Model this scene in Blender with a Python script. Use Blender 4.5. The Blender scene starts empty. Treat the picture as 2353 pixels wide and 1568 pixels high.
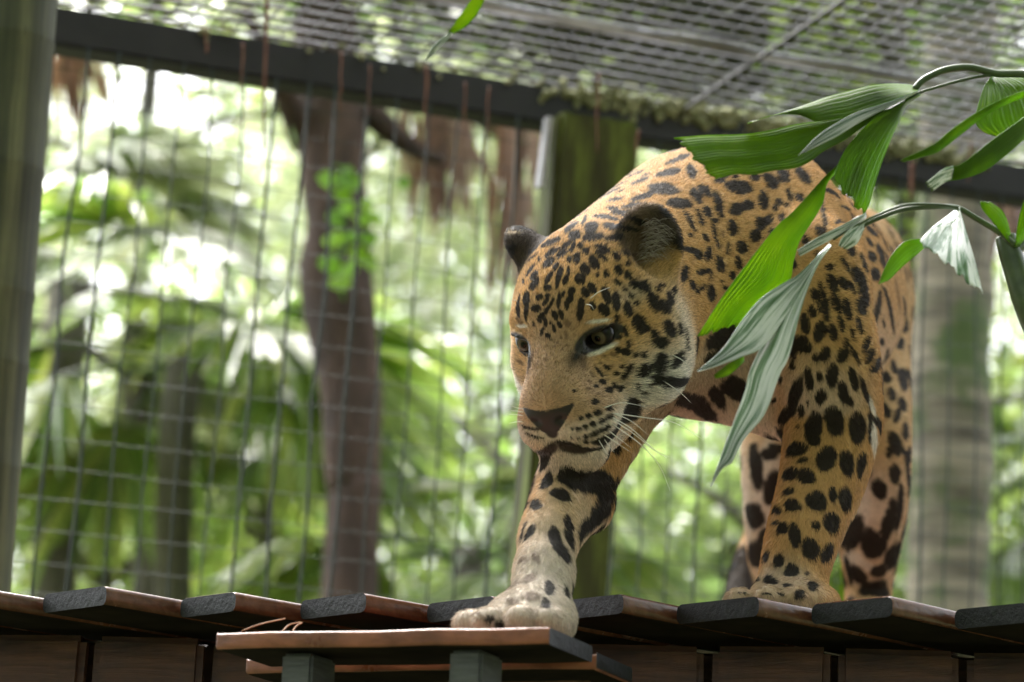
import bpy, bmesh, math, random
import numpy as np
from mathutils import Vector, Matrix
from mathutils.bvhtree import BVHTree

# ------------------------------------------------------------------ camera, sky, sun, exposure
SC = bpy.context.scene
COL = SC.collection
rad = math.radians
CAM_LOC = Vector((0.0, 0.0, 1.5))
CAM_M = Matrix.Rotation(rad(104), 3, 'X') @ Matrix.Rotation(rad(2), 3, 'Z')
cam_data = bpy.data.cameras.new('camera')
cam_data.lens = 100.0
cam_data.sensor_width = 36.0
cam_data.clip_start = 0.05
cam_data.clip_end = 500.0
cam_data.dof.use_dof = True
cam_data.dof.focus_distance = 3.93
cam_data.dof.aperture_fstop = 3.4
cam_data.dof.aperture_blades = 0
camera = bpy.data.objects.new('camera', cam_data)
camera.matrix_world = Matrix.Translation(CAM_LOC) @ CAM_M.to_4x4()
COL.objects.link(camera)
SC.camera = camera

SUN_ELEV, SUN_ROT = 58.0, 335.0       # degrees; soft, filtered by cloud
world = bpy.data.worlds.new('World')
SC.world = world
world.use_nodes = True
wn = world.node_tree
wn.nodes.clear()
w_out = wn.nodes.new('ShaderNodeOutputWorld')
w_bg = wn.nodes.new('ShaderNodeBackground')
w_sky = wn.nodes.new('ShaderNodeTexSky')
w_sky.sky_type = 'NISHITA'
w_sky.sun_disc = False
w_sky.sun_elevation = rad(SUN_ELEV)
w_sky.sun_rotation = rad(SUN_ROT)
w_sky.air_density = 1.0
w_sky.dust_density = 5.0
w_sky.ozone_density = 1.0
w_bg.inputs['Strength'].default_value = 0.15
w_hs = wn.nodes.new('ShaderNodeHueSaturation')          # an overcast, nearly colourless sky
w_hs.inputs['Saturation'].default_value = 0.22
wn.links.new(w_sky.outputs['Color'], w_hs.inputs['Color'])
wn.links.new(w_hs.outputs['Color'], w_bg.inputs['Color'])
wn.links.new(w_bg.outputs['Background'], w_out.inputs['Surface'])

sun_data = bpy.data.lights.new('sun', 'SUN')
sun_data.energy = 1.5
sun_data.angle = rad(25)
sun_data.color = (1.0, 0.96, 0.90)
sun = bpy.data.objects.new('sun', sun_data)
# direction towards the sun, same as the sky's (rotation is clockwise from +Y)
_sd = Vector((math.sin(rad(SUN_ROT)) * math.cos(rad(SUN_ELEV)), math.cos(rad(SUN_ROT)) * math.cos(rad(SUN_ELEV)), math.sin(rad(SUN_ELEV))))
sun.rotation_euler = _sd.to_track_quat('Z', 'Y').to_euler()
sun.location = (0, 0, 12)
COL.objects.link(sun)

SC.view_settings.view_transform = 'Standard'
SC.view_settings.look = 'None'
SC.view_settings.exposure = 2.5
SC.view_settings.gamma = 1.0
SC.view_settings.use_curve_mapping = False
SC.render.engine = 'CYCLES'
SC.cycles.use_denoising = True
SC.cycles.max_bounces = 8
SC.cycles.transparent_max_bounces = 12

# ------------------------------------------------------------------ helpers
FPX = 100.0 / 36.0 * 2353.0
CAM_N = np.array(CAM_M)
CAM_C = np.array(CAM_LOC)
def P(px, py, Y):
    """point of the place seen at (px, py) on a 2353 x 1568 survey of the view, at world depth Y"""
    d = CAM_N @ np.array([(px - 1176.5) / FPX, -(py - 784.0) / FPX, -1.0])
    return CAM_C + d * (Y / d[1])
def V(px, py, Y):
    return Vector(P(px, py, Y))

def link(o, parent=None):
    COL.objects.link(o)
    if parent is not None:
        o.parent = parent
    return o
def tag(o, label=None, cat=None, group=None, kind=None):
    if label: o['label'] = label
    if cat: o['category'] = cat
    if group: o['group'] = group
    if kind: o['kind'] = kind
    return o
def empty(name, loc=(0, 0, 0), label=None, cat=None, group=None):
    o = bpy.data.objects.new(name, None)
    o.empty_display_size = 0.1
    o.location = loc
    COL.objects.link(o)
    return tag(o, label, cat, group)
def mesh_obj(name, verts, faces, mat=None, parent=None, smooth=False, loc=None):
    me = bpy.data.meshes.new(name)
    me.from_pydata([tuple(v) for v in verts], [], [tuple(f) for f in faces])
    if mat is not None:
        for m in (mat if isinstance(mat, (list, tuple)) else [mat]):
            me.materials.append(m)
    if smooth:
        me.polygons.foreach_set('use_smooth', [True] * len(me.polygons))
    me.update()
    o = bpy.data.objects.new(name, me)
    if loc is not None: o.location = loc
    return link(o, parent)
def fast_mesh(name, verts, faces, mat=None, parent=None, smooth=False):
    """verts (N,3) array; faces (M,k) array with one k"""
    verts = np.asarray(verts, np.float32); faces = np.asarray(faces, np.int32)
    me = bpy.data.meshes.new(name)
    k = faces.shape[1]
    me.vertices.add(len(verts)); me.vertices.foreach_set('co', verts.ravel())
    me.loops.add(faces.size); me.loops.foreach_set('vertex_index', faces.ravel())
    me.polygons.add(len(faces))
    me.polygons.foreach_set('loop_start', np.arange(0, faces.size, k, dtype=np.int32))
    me.polygons.foreach_set('loop_total', np.full(len(faces), k, np.int32))
    if smooth: me.polygons.foreach_set('use_smooth', np.ones(len(faces), bool))
    if mat is not None: me.materials.append(mat)
    me.update(calc_edges=True); me.validate()
    o = bpy.data.objects.new(name, me)
    return link(o, parent)
def bm_obj(name, bm, mat=None, parent=None, smooth=False, loc=None):
    me = bpy.data.meshes.new(name)
    bm.to_mesh(me); bm.free()
    if mat is not None: me.materials.append(mat)
    if smooth: me.polygons.foreach_set('use_smooth', [True] * len(me.polygons))
    o = bpy.data.objects.new(name, me)
    if loc is not None: o.location = loc
    return link(o, parent)
def tube(points, radii, n=8, cap=True):
    """verts, faces of a swept tube through points"""
    pts = [Vector(p) for p in points]
    if not hasattr(radii, '__len__'): radii = [radii] * len(pts)
    vs, fs = [], []
    up = None
    for i, p in enumerate(pts):
        t = (pts[min(i + 1, len(pts) - 1)] - pts[max(i - 1, 0)]).normalized()
        if up is None:
            up = Vector((0, 0, 1)) if abs(t.z) < 0.9 else Vector((1, 0, 0))
        a = t.cross(up)
        if a.length < 1e-4: a = t.orthogonal()
        a.normalize(); b = a.cross(t).normalized(); up = b
        for k in range(n):
            an = 2 * math.pi * k / n
            vs.append(p + (a * math.cos(an) + b * math.sin(an)) * radii[i])
    for i in range(len(pts) - 1):
        for k in range(n):
            k2 = (k + 1) % n
            fs.append((i * n + k, i * n + k2, (i + 1) * n + k2, (i + 1) * n + k))
    if cap:
        fs.append(tuple(range(n - 1, -1, -1)))
        fs.append(tuple((len(pts) - 1) * n + k for k in range(n)))
    return vs, fs
def merge(parts):
    vs, fs = [], []
    for v, f in parts:
        o = len(vs)
        vs.extend(v); fs.extend(tuple(i + o for i in q) for q in f)
    return vs, fs
def catmull(pts, n=6):
    pts = [Vector(p) for p in pts]
    q = [pts[0] * 2 - pts[1]] + pts + [pts[-1] * 2 - pts[-2]]
    out = []
    for i in range(1, len(q) - 2):
        for k in range(n):
            t = k / n
            a, b, c, d = q[i - 1], q[i], q[i + 1], q[i + 2]
            out.append(0.5 * ((2 * b) + (c - a) * t + (2 * a - 5 * b + 4 * c - d) * t * t + (3 * b - a - 3 * c + d) * t ** 3))
    out.append(pts[-1])
    return out

# numpy value noise
_nrng = np.random.RandomState(7)
_NT = _nrng.rand(64, 64, 64).astype(np.float32)
def vnoise(p, scale, off=0.0):
    q = np.asarray(p, np.float32) * scale + 1000.0 + off
    i = np.floor(q).astype(np.int64); f = (q - i).astype(np.float32); f = f * f * (3 - 2 * f)
    i0 = i & 63; i1 = (i + 1) & 63
    x0, y0, z0 = i0[:, 0], i0[:, 1], i0[:, 2]; x1, y1, z1 = i1[:, 0], i1[:, 1], i1[:, 2]
    fx, fy, fz = f[:, 0], f[:, 1], f[:, 2]
    c00 = _NT[x0, y0, z0] * (1 - fx) + _NT[x1, y0, z0] * fx
    c10 = _NT[x0, y1, z0] * (1 - fx) + _NT[x1, y1, z0] * fx
    c01 = _NT[x0, y0, z1] * (1 - fx) + _NT[x1, y0, z1] * fx
    c11 = _NT[x0, y1, z1] * (1 - fx) + _NT[x1, y1, z1] * fx
    return (c00 * (1 - fy) + c10 * fy) * (1 - fz) + (c01 * (1 - fy) + c11 * fy) * fz * 1.0

# materials
class Mat:
    def __init__(self, name):
        self.m = bpy.data.materials.new(name); self.m.use_nodes = True
        self.t = self.m.node_tree; self.t.nodes.clear()
        self.out = self.n('ShaderNodeOutputMaterial')
        self.b = self.n('ShaderNodeBsdfPrincipled')
        self.l(self.b.outputs[0], self.out.inputs['Surface'])
    def n(self, t, **kw):
        nd = self.t.nodes.new(t)
        for k, v in kw.items():
            if k in nd.inputs: nd.inputs[k].default_value = v
            else: setattr(nd, k, v)
        return nd
    def l(self, a, b): self.t.links.new(a, b)
    def ramp(self, fac, stops):
        r = self.n('ShaderNodeValToRGB')
        el = r.color_ramp.elements
        while len(el) < len(stops): el.new(0.5)
        for e, (p, c) in zip(el, stops):
            e.position = p; e.color = (*c, 1) if len(c) == 3 else c
        self.l(fac, r.inputs['Fac'])
        return r.outputs['Color']
    def noise(self, scale, detail=4, rough=0.6, vec=None, dist=0.0):
        nd = self.n('ShaderNodeTexNoise')
        nd.inputs['Scale'].default_value = scale; nd.inputs['Detail'].default_value = detail
        nd.inputs['Roughness'].default_value = rough; nd.inputs['Distortion'].default_value = dist
        if vec is not None: self.l(vec, nd.inputs['Vector'])
        return nd.outputs['Fac']
    def obj(self, scale=(1, 1, 1), gen=False):
        tc = self.n('ShaderNodeTexCoord'); mp = self.n('ShaderNodeMapping')
        mp.inputs['Scale'].default_value = scale
        self.l(tc.outputs['Generated' if gen else 'Object'], mp.inputs['Vector'])
        return mp.outputs['Vector']
    def bump(self, h, strength=0.5, dist=0.01):
        b = self.n('ShaderNodeBump'); b.inputs['Strength'].default_value = strength; b.inputs['Distance'].default_value = dist
        self.l(h, b.inputs['Height']); self.l(b.outputs['Normal'], self.b.inputs['Normal'])
    def mix(self, fac, a, b, mode='MIX'):
        m = self.n('ShaderNodeMix', data_type='RGBA', blend_type=mode)
        for s, v in ((m.inputs[0], fac), (m.inputs[6], a), (m.inputs[7], b)):
            if isinstance(v, (int, float)): s.default_value = v
            elif isinstance(v, tuple): s.default_value = (*v, 1) if len(v) == 3 else v
            else: self.l(v, s)
        return m.outputs[2]
    def set(self, **kw):
        for k, v in kw.items():
            s = self.b.inputs[k.replace('_', ' ')]
            if hasattr(v, 'links') or hasattr(v, 'is_linked'): self.l(v, s)
            else: s.default_value = (*v, 1) if isinstance(v, tuple) and len(v) == 3 and s.type == 'RGBA' else v
        return self

DECK_Z = float(P(1150, 1362, 3.78)[2])
STEP_Z = float(P(1262, 1440, 3.42)[2])
FUR_N = 420000
# ------------------------------------------------------------------ ground
M_ground = Mat('leaf_litter')
_v = M_ground.obj()
M_ground.set(Base_Color=M_ground.ramp(M_ground.noise(1.3, 6, 0.65, _v), [(0.3, (0.045, 0.035, 0.02)), (0.5, (0.05, 0.065, 0.02)), (0.7, (0.09, 0.07, 0.04))]), Roughness=0.9)
tag(mesh_obj('ground', [(-120, -60, 0), (120, -60, 0), (120, 180, 0), (-120, 180, 0)], [(0, 1, 2, 3)], M_ground.m), kind='structure')

# ------------------------------------------------------------------ wood
def wood_mat(name, c0, c1, rough, scale=(60, 60, 4), spec=0.5, bump=0.35):
    m = Mat(name); v = m.obj(scale)
    n = m.noise(1.0, 6, 0.65, v, 0.6); n2 = m.noise(14, 4, 0.6, m.obj())
    col = m.ramp(n, [(0.25, c0), (0.75, c1)])
    dirt = m.ramp(n2, [(0.35, (0.55, 0.55, 0.55)), (0.7, (1.15, 1.15, 1.15))])
    m.set(Base_Color=m.mix(1.0, col, dirt, 'MULTIPLY'), Specular_IOR_Level=spec)
    r = m.n('ShaderNodeMapRange'); m.l(n2, r.inputs[0]); r.inputs['To Min'].default_value = rough - 0.15; r.inputs['To Max'].default_value = rough + 0.2
    m.l(r.outputs[0], m.b.inputs['Roughness'])
    m.bump(n, bump, 0.004)
    return m.m
M_board = wood_mat('wet_deck_board', (0.070, 0.025, 0.013), (0.17, 0.070, 0.038), 0.22, (50, 5, 50))
M_fascia = wood_mat('dark_fascia_wood', (0.026, 0.010, 0.006), (0.16, 0.066, 0.036), 0.45, (5, 60, 60))
M_tread = wood_mat('wet_tread_wood', (0.17, 0.052, 0.027), (0.34, 0.120, 0.064), 0.30, (5, 60, 60))
M_end = Mat('slate_end_grain')
_n = M_end.noise(55, 6, 0.7, M_end.obj()); _n2 = M_end.noise(6, 3, 0.6, M_end.obj())
M_end.set(Base_Color=M_end.mix(1.0, M_end.ramp(_n, [(0.3, (0.006, 0.0065, 0.008)), (0.72, (0.020, 0.022, 0.027))]), M_end.ramp(_n2, [(0.35, (0.6, 0.6, 0.6)), (0.7, (1.3, 1.3, 1.25))]), 'MULTIPLY'), Roughness=0.5, Specular_IOR_Level=0.3)
M_end.bump(_n, 0.9, 0.004)
M_under = Mat('shade_dark_underside'); M_under.set(Base_Color=M_under.ramp(M_under.noise(12, 5, 0.65, M_under.obj()), [(0.35, (0.006, 0.005, 0.004)), (0.7, (0.022, 0.016, 0.011))]), Roughness=0.9, Specular_IOR_Level=0.1)  # shade beneath the boards put into this near-black colour
M_grey = Mat('grey_weathered_wood')
_n = M_grey.noise(1, 5, 0.7, M_grey.obj((20, 20, 160)))
M_grey.set(Base_Color=M_grey.ramp(_n, [(0.3, (0.055, 0.058, 0.064)), (0.75, (0.13, 0.135, 0.145))]), Roughness=0.6); M_grey.bump(_n, 0.8, 0.003)

def board(name, parent, origin, u, v, L, W, T, mats, r=0.006, end_mat=1, seed=0):
    """a plank: origin = near top corner, u = along, v = across, both horizontal unit vectors; rounded profile, rough sawn ends"""
    rng = random.Random(seed)
    u = Vector(u); v = Vector(v); w = Vector((0, 0, 1))
    prof = []
    for cx, cz, a0 in ((W - r, -r, 0), (r, -r, 90), (r, -T + r, 180), (W - r, -T + r, 270)):
        for k in range(4):
            a = rad(a0 + k * 30)
            prof.append((cx + r * math.cos(a), cz + r * math.sin(a)))
    n = len(prof); bm = bmesh.new(); rings = []
    ts = [0, 0.003] + [L * k / 6 for k in range(1, 6)] + [L - 0.003, L]
    wv = [rng.uniform(-1, 1) * 0.0012 for _ in ts]
    O = Vector(origin)
    for i, t in enumerate(ts):
        sc = 0.985 if i in (0, len(ts) - 1) else 1.0
        rings.append([bm.verts.new(u * t + v * (W / 2 + (x - W / 2) * sc) + w * (-T / 2 + (z + T / 2) * sc + wv[i])) for x, z in prof])
    for a, b in zip(rings[:-1], rings[1:]):
        for k in range(n):
            k2 = (k + 1) % n
            bm.faces.new((a[k], b[k], b[k2], a[k2]))
    for ring in (rings[0], rings[-1]):
        f = bm.faces.new(ring); f.material_index = end_mat
    bmesh.ops.recalc_face_normals(bm, faces=bm.faces[:])
    for f in bm.faces:                      # undersides take the near-black painted in for shade
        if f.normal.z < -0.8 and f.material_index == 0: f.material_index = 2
    me = bpy.data.meshes.new(name); bm.to_mesh(me); bm.free()
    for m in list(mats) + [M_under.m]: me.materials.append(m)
    me.polygons.foreach_set('use_smooth', [True] * len(me.polygons))
    o = bpy.data.objects.new(name, me); link(o, parent)
    o.location = O - (parent.location if parent else Vector())
    es = o.modifiers.new('e', 'EDGE_SPLIT'); es.split_angle = rad(50)
    return o

# ------------------------------------------------------------------ the deck: boards laid on the skew, their ends a saw-tooth edge
TIPS = [(-330, 1343), (-45, 1345), (250, 1347), (535, 1355), (835, 1360), (1131, 1365), (1430, 1366), (1747, 1368), (2055, 1371), (2365, 1382), (2680, 1388)]
deck = empty('deck', (0.3, 3.9, DECK_Z - 0.3), 'raised wooden deck with skewed boards and dark sawn ends under the jaguar', 'deck')
def on_level(px, py, z):
    d = P(px, py, 1.0) - CAM_C
    return Vector(CAM_C + d * ((z - CAM_C[2]) / d[2]))
tip_pts = []
for px, py in TIPS:
    t = on_level(px, py, DECK_Z); tip_pts.append(t)
edge = (tip_pts[-1] - tip_pts[0]); edge.z = 0; edge.normalize()
ang = math.atan2(edge.y, edge.x)
A_ = rad(37.5)
e_dir = Vector((-math.cos(A_ - ang), math.sin(A_ - ang), 0)); b_dir = Vector((math.sin(A_ - ang), math.cos(A_ - ang), 0))
for i, t in enumerate(tip_pts):
    nxt = tip_pts[min(i + 1, len(tip_pts) - 1)]; prv = tip_pts[max(i - 1, 0)]
    gap = abs((t - prv).dot(e_dir)) if i else 0.125
    W = gap - 0.006
    jit = random.Random(100 + i)
    board('deck_board', deck, t + e_dir * W + b_dir * jit.uniform(-0.004, 0.007) + Vector((0, 0, jit.uniform(-0.0035, 0.0015))), b_dir, -e_dir, 1.75, W, 0.027, [M_board, M_end.m], 0.009, 1, i)
# rim under the boards: upright planks, set back
for i in range(len(tip_pts) - 1):
    t = tip_pts[i]; n_ = tip_pts[i + 1]
    bm = bmesh.new()
    cc = (t + n_) / 2
    W = (n_ - t).length - 0.012
    bmesh.ops.create_cube(bm, size=1)
    bmesh.ops.scale(bm, vec=(W, 0.032, 0.42), verts=bm.verts)
    bmesh.ops.bevel(bm, geom=bm.edges[:], offset=0.010, segments=2, affect='EDGES')
    o = bm_obj('fascia_board', bm, M_fascia, deck, True)
    o.location = Vector((cc.x - 0.052, cc.y + 0.22, DECK_Z - 0.033 - 0.215)) - deck.location
    o.rotation_euler = (rad(-3), 0, ang + rad(4 * (-1) ** i))
    o.modifiers.new('e', 'EDGE_SPLIT').split_angle = rad(40)
# joist and posts that carry the deck
for off, h_ in ((0.30, 0.16), (1.05, 0.16)):
    bm = bmesh.new(); bmesh.ops.create_cube(bm, size=1)
    bmesh.ops.scale(bm, vec=(2.6, 0.05, h_), verts=bm.verts); bmesh.ops.bevel(bm, geom=bm.edges[:], offset=0.004, segments=1, affect='EDGES')
    o = bm_obj('joist', bm, M_fascia, deck)
    c = (tip_pts[0] + tip_pts[-1]) / 2
    o.location = Vector((c.x + off * 0.6 - 0.0, c.y + off, DECK_Z - 0.034 - h_ / 2)) - deck.location; o.rotation_euler = (0, 0, ang)
for x, y in ((-0.75, 4.2), (0.2, 4.12), (1.2, 4.1), (-0.3, 4.95), (1.3, 4.9)):
    bm = bmesh.new(); bmesh.ops.create_cube(bm, size=1); bmesh.ops.scale(bm, vec=(0.1, 0.1, DECK_Z - 0.21), verts=bm.verts); bmesh.ops.bevel(bm, geom=bm.edges[:], offset=0.006, segments=1, affect='EDGES')
    o = bm_obj('deck_post', bm, M_fascia, deck); o.location = Vector((x, y + 0.03, (DECK_Z - 0.21) / 2)) - deck.location

# ------------------------------------------------------------------ the step the paw comes down on
fr = on_level(1262, 1440, STEP_Z)
fl = on_level(497, 1455, STEP_Z)
su = (fl - fr); su.z = 0; SL = su.length; su.normalize(); sv = Vector((-su.y, su.x, 0));  sv = sv if sv.y > 0 else -sv
step = empty('step', (fr.x - 0.2, fr.y + 0.08, 0), 'low wooden step with reddish treads and grey legs in front of the deck', 'step')
board('tread', step, fr, su, sv, SL, 0.165, 0.021, [M_tread, M_end.m], 0.004, 1, 51)
f2 = V(1370, 1501, 3.60)
board('tread', step, f2, su, sv, SL * 1.1, 0.15, 0.020, [M_tread, M_end.m], 0.004, 1, 52)
f3 = V(1356, 1537, 3.72)
board('tread', step, f3, su, sv, SL * 0.80, 0.15, 0.018, [M_fascia, M_end.m], 0.004, 1, 53)
for x0, x1, yy in ((640, 714, 1499), (1026, 1104, 1491)):
    a = on_level(x0, yy, STEP_Z - 0.0225); b = on_level(x1, yy, STEP_Z - 0.0225)
    bm = bmesh.new(); bmesh.ops.create_cube(bm, size=1)
    h_ = STEP_Z - 0.0225
    bmesh.ops.scale(bm, vec=((b - a).length, 0.075, h_), verts=bm.verts); bmesh.ops.bevel(bm, geom=bm.edges[:], offset=0.004, segments=2, affect='EDGES')
    o = bm_obj('leg', bm, M_grey.m, step, True); o.modifiers.new('e', 'EDGE_SPLIT').split_angle = rad(40)
    c = (a + b) / 2 + sv * 0.045
    o.location = Vector((c.x, c.y, h_ / 2)) - step.location; o.rotation_euler = (0, 0, math.atan2(su.y, su.x) + math.pi)
bm = bmesh.new(); bmesh.ops.create_cube(bm, size=1); bmesh.ops.scale(bm, vec=(SL * 0.8, 0.03, 0.12), verts=bm.verts)
o = bm_obj('crosspiece', bm, M_fascia, step); c = fr + su * SL * 0.5 + sv * 0.13; o.location = Vector((c.x, c.y, STEP_Z - 0.15)) - step.location; o.rotation_euler = (0, 0, math.atan2(su.y, su.x))

# ------------------------------------------------------------------ bamboo pole at the left
M_bam = Mat('weathered_bamboo')
_n = M_bam.noise(1, 6, 0.65, M_bam.obj((28, 28, 1.0))); _n2 = M_bam.noise(3, 4, 0.6, M_bam.obj())
M_bam.set(Base_Color=M_bam.mix(1.0, M_bam.ramp(_n, [(0.3, (0.022, 0.026, 0.020)), (0.52, (0.075, 0.083, 0.048)), (0.74, (0.20, 0.205, 0.11))]), M_bam.ramp(_n2, [(0.3, (0.6, 0.6, 0.62)), (0.7, (1.2, 1.2, 1.1))]), 'MULTIPLY'), Roughness=0.6, Specular_IOR_Level=0.25)
top = P(135, -20, 4.75); bot = P(27, 1345, 4.75)
ax = (top - bot); ax /= np.linalg.norm(ax)
R_b = 0.075
c0 = bot - np.array([R_b * 1.02, 0, 0]); 
prof = []; t = -(c0[2]) / ax[2]; zz = t
nodes = [float((P(60, y, 4.75)[2] - c0[2]) / ax[2]) for y in (1080, 845, 680, 395, 100)] + [-0.45, -0.85, -1.25, -1.65, 1.9, 2.2]
tt = sorted(set([t] + [k + d for k in nodes for d in (-0.012, -0.004, 0.0, 0.004, 0.012)] + [3.2]))
pts = [c0 + ax * k for k in tt]; rr = []
for k in tt:
    dn = min(nodes, key=lambda q: abs(q - k)) - k
    rr.append(R_b * (1.0 + (0.018 if abs(dn) < 0.006 else (-0.006 if abs(dn - 0.004) < 0.001 else 0))))
v, f = tube(pts, rr, 28)
pole = mesh_obj('bamboo_pole', v, f, M_bam.m, None, True)
tag(pole, 'thick grey green bamboo pole with node rings at the left edge', 'pole')

# ------------------------------------------------------------------ enclosure: fence, beam, post, mesh roof
M_steel = Mat('dark_beam_paint'); M_steel.set(Base_Color=M_steel.ramp(M_steel.noise(9, 5, 0.6, M_steel.obj()), [(0.3, (0.006, 0.006, 0.007)), (0.7, (0.018, 0.0175, 0.019))]), Roughness=0.5)
M_wire = Mat('green_coated_wire'); M_wire.set(Base_Color=(0.007, 0.018, 0.012), Roughness=0.55, Specular_IOR_Level=0.3)
M_galv = Mat('wet_galvanised_wire'); M_galv.set(Base_Color=M_galv.ramp(M_galv.noise(4, 4, 0.6, M_galv.obj()), [(0.35, (0.045, 0.044, 0.050)), (0.65, (0.20, 0.195, 0.225))]), Roughness=0.35, Metallic=0.35)
M_rail = Mat('pale_rail'); M_rail.set(Base_Color=M_rail.ramp(M_rail.noise(7, 4, 0.6, M_rail.obj()), [(0.35, (0.20, 0.20, 0.22)), (0.6, (0.42, 0.42, 0.46))]), Roughness=0.4)
BA = Vector(P(130, 72, 5.6)); BEAM_Z = BA.z
BB = on_level(2353, 432, BEAM_Z)
fd = (BB - BA); fd.z = 0; fd.normalize(); fn = Vector((fd.y, -fd.x, 0))      # along the fence; towards the camera
F0 = BA - fd * 1.6; FLEN = (BB - BA).length + 3.4
def fpt(s, n, z): return Vector((F0.x, F0.y, 0)) + fd * s + fn * n + Vector((0, 0, z))
fa = math.atan2(fd.y, fd.x)
fence = empty('wire_fence', fpt(FLEN / 2, 0, 0), 'tall green wire mesh fence hung from a dark beam behind the jaguar', 'fence')
bm = bmesh.new(); bmesh.ops.create_cube(bm, size=1); bmesh.ops.scale(bm, vec=(FLEN, 0.075, 0.085), verts=bm.verts); bmesh.ops.bevel(bm, geom=bm.edges[:], offset=0.006, segments=2, affect='EDGES')
o = bm_obj('beam', bm, M_steel.m, fence); o.location = Vector((0, 0, BEAM_Z)); o.rotation_euler = (0, 0, fa)
rw = random.Random(2); parts_ = []
s = 0.0
lean = math.tan(rad(1.6))
while s < FLEN:
    q = []
    for k in range(15):
        z = 0.3 + (BEAM_Z - 0.34) * k / 14
        q.append(fpt(s + lean * (z - 3.0) + rw.uniform(-.007, .007), 0.046 + rw.uniform(-.002, .002), z) - fence.location)
    parts_.append(tube(q, 0.0022 if rw.random() < 0.65 else 0.0034, 5)); s += 0.0685
for k in range(56):
    z = BEAM_Z - 0.1 - k * 0.064
    q = [fpt(FLEN * i / 24, 0.052, z + rw.uniform(-.004, .004)) - fence.location for i in range(25)]
    parts_.append(tube(q, 0.0009, 4))
mesh_obj('wire_panel', *merge(parts_), M_wire.m, fence, True)['kind'] = 'stuff'
# post behind the head: mossy timber with a pale metal strap on its edge
M_post = Mat('mossy_post')
_n = M_post.noise(1, 5, 0.65, M_post.obj((14, 14, 2.2)))
M_post.set(Specular_IOR_Level=0.15, Base_Color=M_post.ramp(_n, [(0.3, (0.022, 0.018, 0.013)), (0.48, (0.055, 0.060, 0.018)), (0.62, (0.12, 0.155, 0.028)), (0.8, (0.040, 0.038, 0.018))]), Roughness=0.75)
pc0 = on_level(1283, 340, BEAM_Z - 0.05); sp = (Vector((pc0.x, pc0.y, 0)) - Vector((F0.x, F0.y, 0))).dot(fd)
topc = fpt(sp, 0.10, BEAM_Z - 0.045); botc = fpt(sp - 0.17, 0.10, 0)
bm = bmesh.new(); w2 = 0.097
vs = []
for c in (botc, topc):
    for a, b in ((-1, -1), (1, -1), (1, 1), (-1, 1)): vs.append(bm.verts.new(c + fd * a * w2 + fn * b * 0.05 - fence.location))
for q in ((0, 1, 5, 4), (1, 2, 6, 5), (2, 3, 7, 6), (3, 0, 4, 7), (3, 2, 1, 0), (4, 5, 6, 7)): bm.faces.new([vs[i] for i in q])
bmesh.ops.recalc_face_normals(bm, faces=bm.faces[:]); bmesh.ops.bevel(bm, geom=bm.edges[:], offset=0.012, segments=2, affect='EDGES')
bm_obj('post', bm, M_post.m, fence)
bm = bmesh.new(); vs = []
for z, sh in ((BEAM_Z - 0.22, -0.014), (BEAM_Z - 0.06, 0.0)):
    for a, b in ((-1, -1), (1, -1), (1, 1), (-1, 1)): vs.append(bm.verts.new(fpt(sp + sh - w2 - 0.016, 0.12, z) + fd * a * 0.006 + fn * b * 0.012 - fence.location))
for q in ((0, 1, 5, 4), (1, 2, 6, 5), (2, 3, 7, 6), (3, 0, 4, 7), (3, 2, 1, 0), (4, 5, 6, 7)): bm.faces.new([vs[i] for i in q])
bmesh.ops.recalc_face_normals(bm, faces=bm.faces[:])
bm_obj('strap', bm, M_rail.m, fence)
for s_ in (0.2, FLEN - 0.3):
    bm = bmesh.new(); bmesh.ops.create_cube(bm, size=1); bmesh.ops.scale(bm, vec=(0.09, 0.07, BEAM_Z - 0.05), verts=bm.verts)
    o = bm_obj('post', bm, M_post.m, fence); o.location = fpt(s_, 0, (BEAM_Z - 0.05) / 2) - fence.location; o.rotation_euler = (0, 0, fa)
# moss and lichen clinging to the beam's lower edge
M_moss = Mat('pale_lichen'); M_moss.set(Base_Color=M_moss.ramp(M_moss.noise(25, 4, 0.6, M_moss.obj()), [(0.3, (0.10, 0.11, 0.04)), (0.7, (0.33, 0.33, 0.19))]), Roughness=0.9)
bm = bmesh.new(); rm = random.Random(4)
for k in range(620):
    t_ = rm.random()
    px_ = 1240 + 1000 * t_ if k % 12 else 200 + 2100 * rm.random()
    c = on_level(px_, 283 + (px_ - 1240) * 0.128, BEAM_Z); s_ = (Vector((c.x, c.y, 0)) - Vector((F0.x, F0.y, 0))).dot(fd)
    m_ = Matrix.Translation(fpt(s_, 0.040 + rm.uniform(-0.004, 0.006), BEAM_Z + 0.035 + rm.gauss(0, 0.014)) - fence.location) @ Matrix.Diagonal((rm.uniform(.004, .012), rm.uniform(.004, .008), rm.uniform(.004, .013), 1))
    bmesh.ops.create_icosphere(bm, subdivisions=1, radius=1, matrix=m_)
mo = bm_obj('moss', bm, M_moss.m, fence, True); mo['kind'] = 'stuff'

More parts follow.
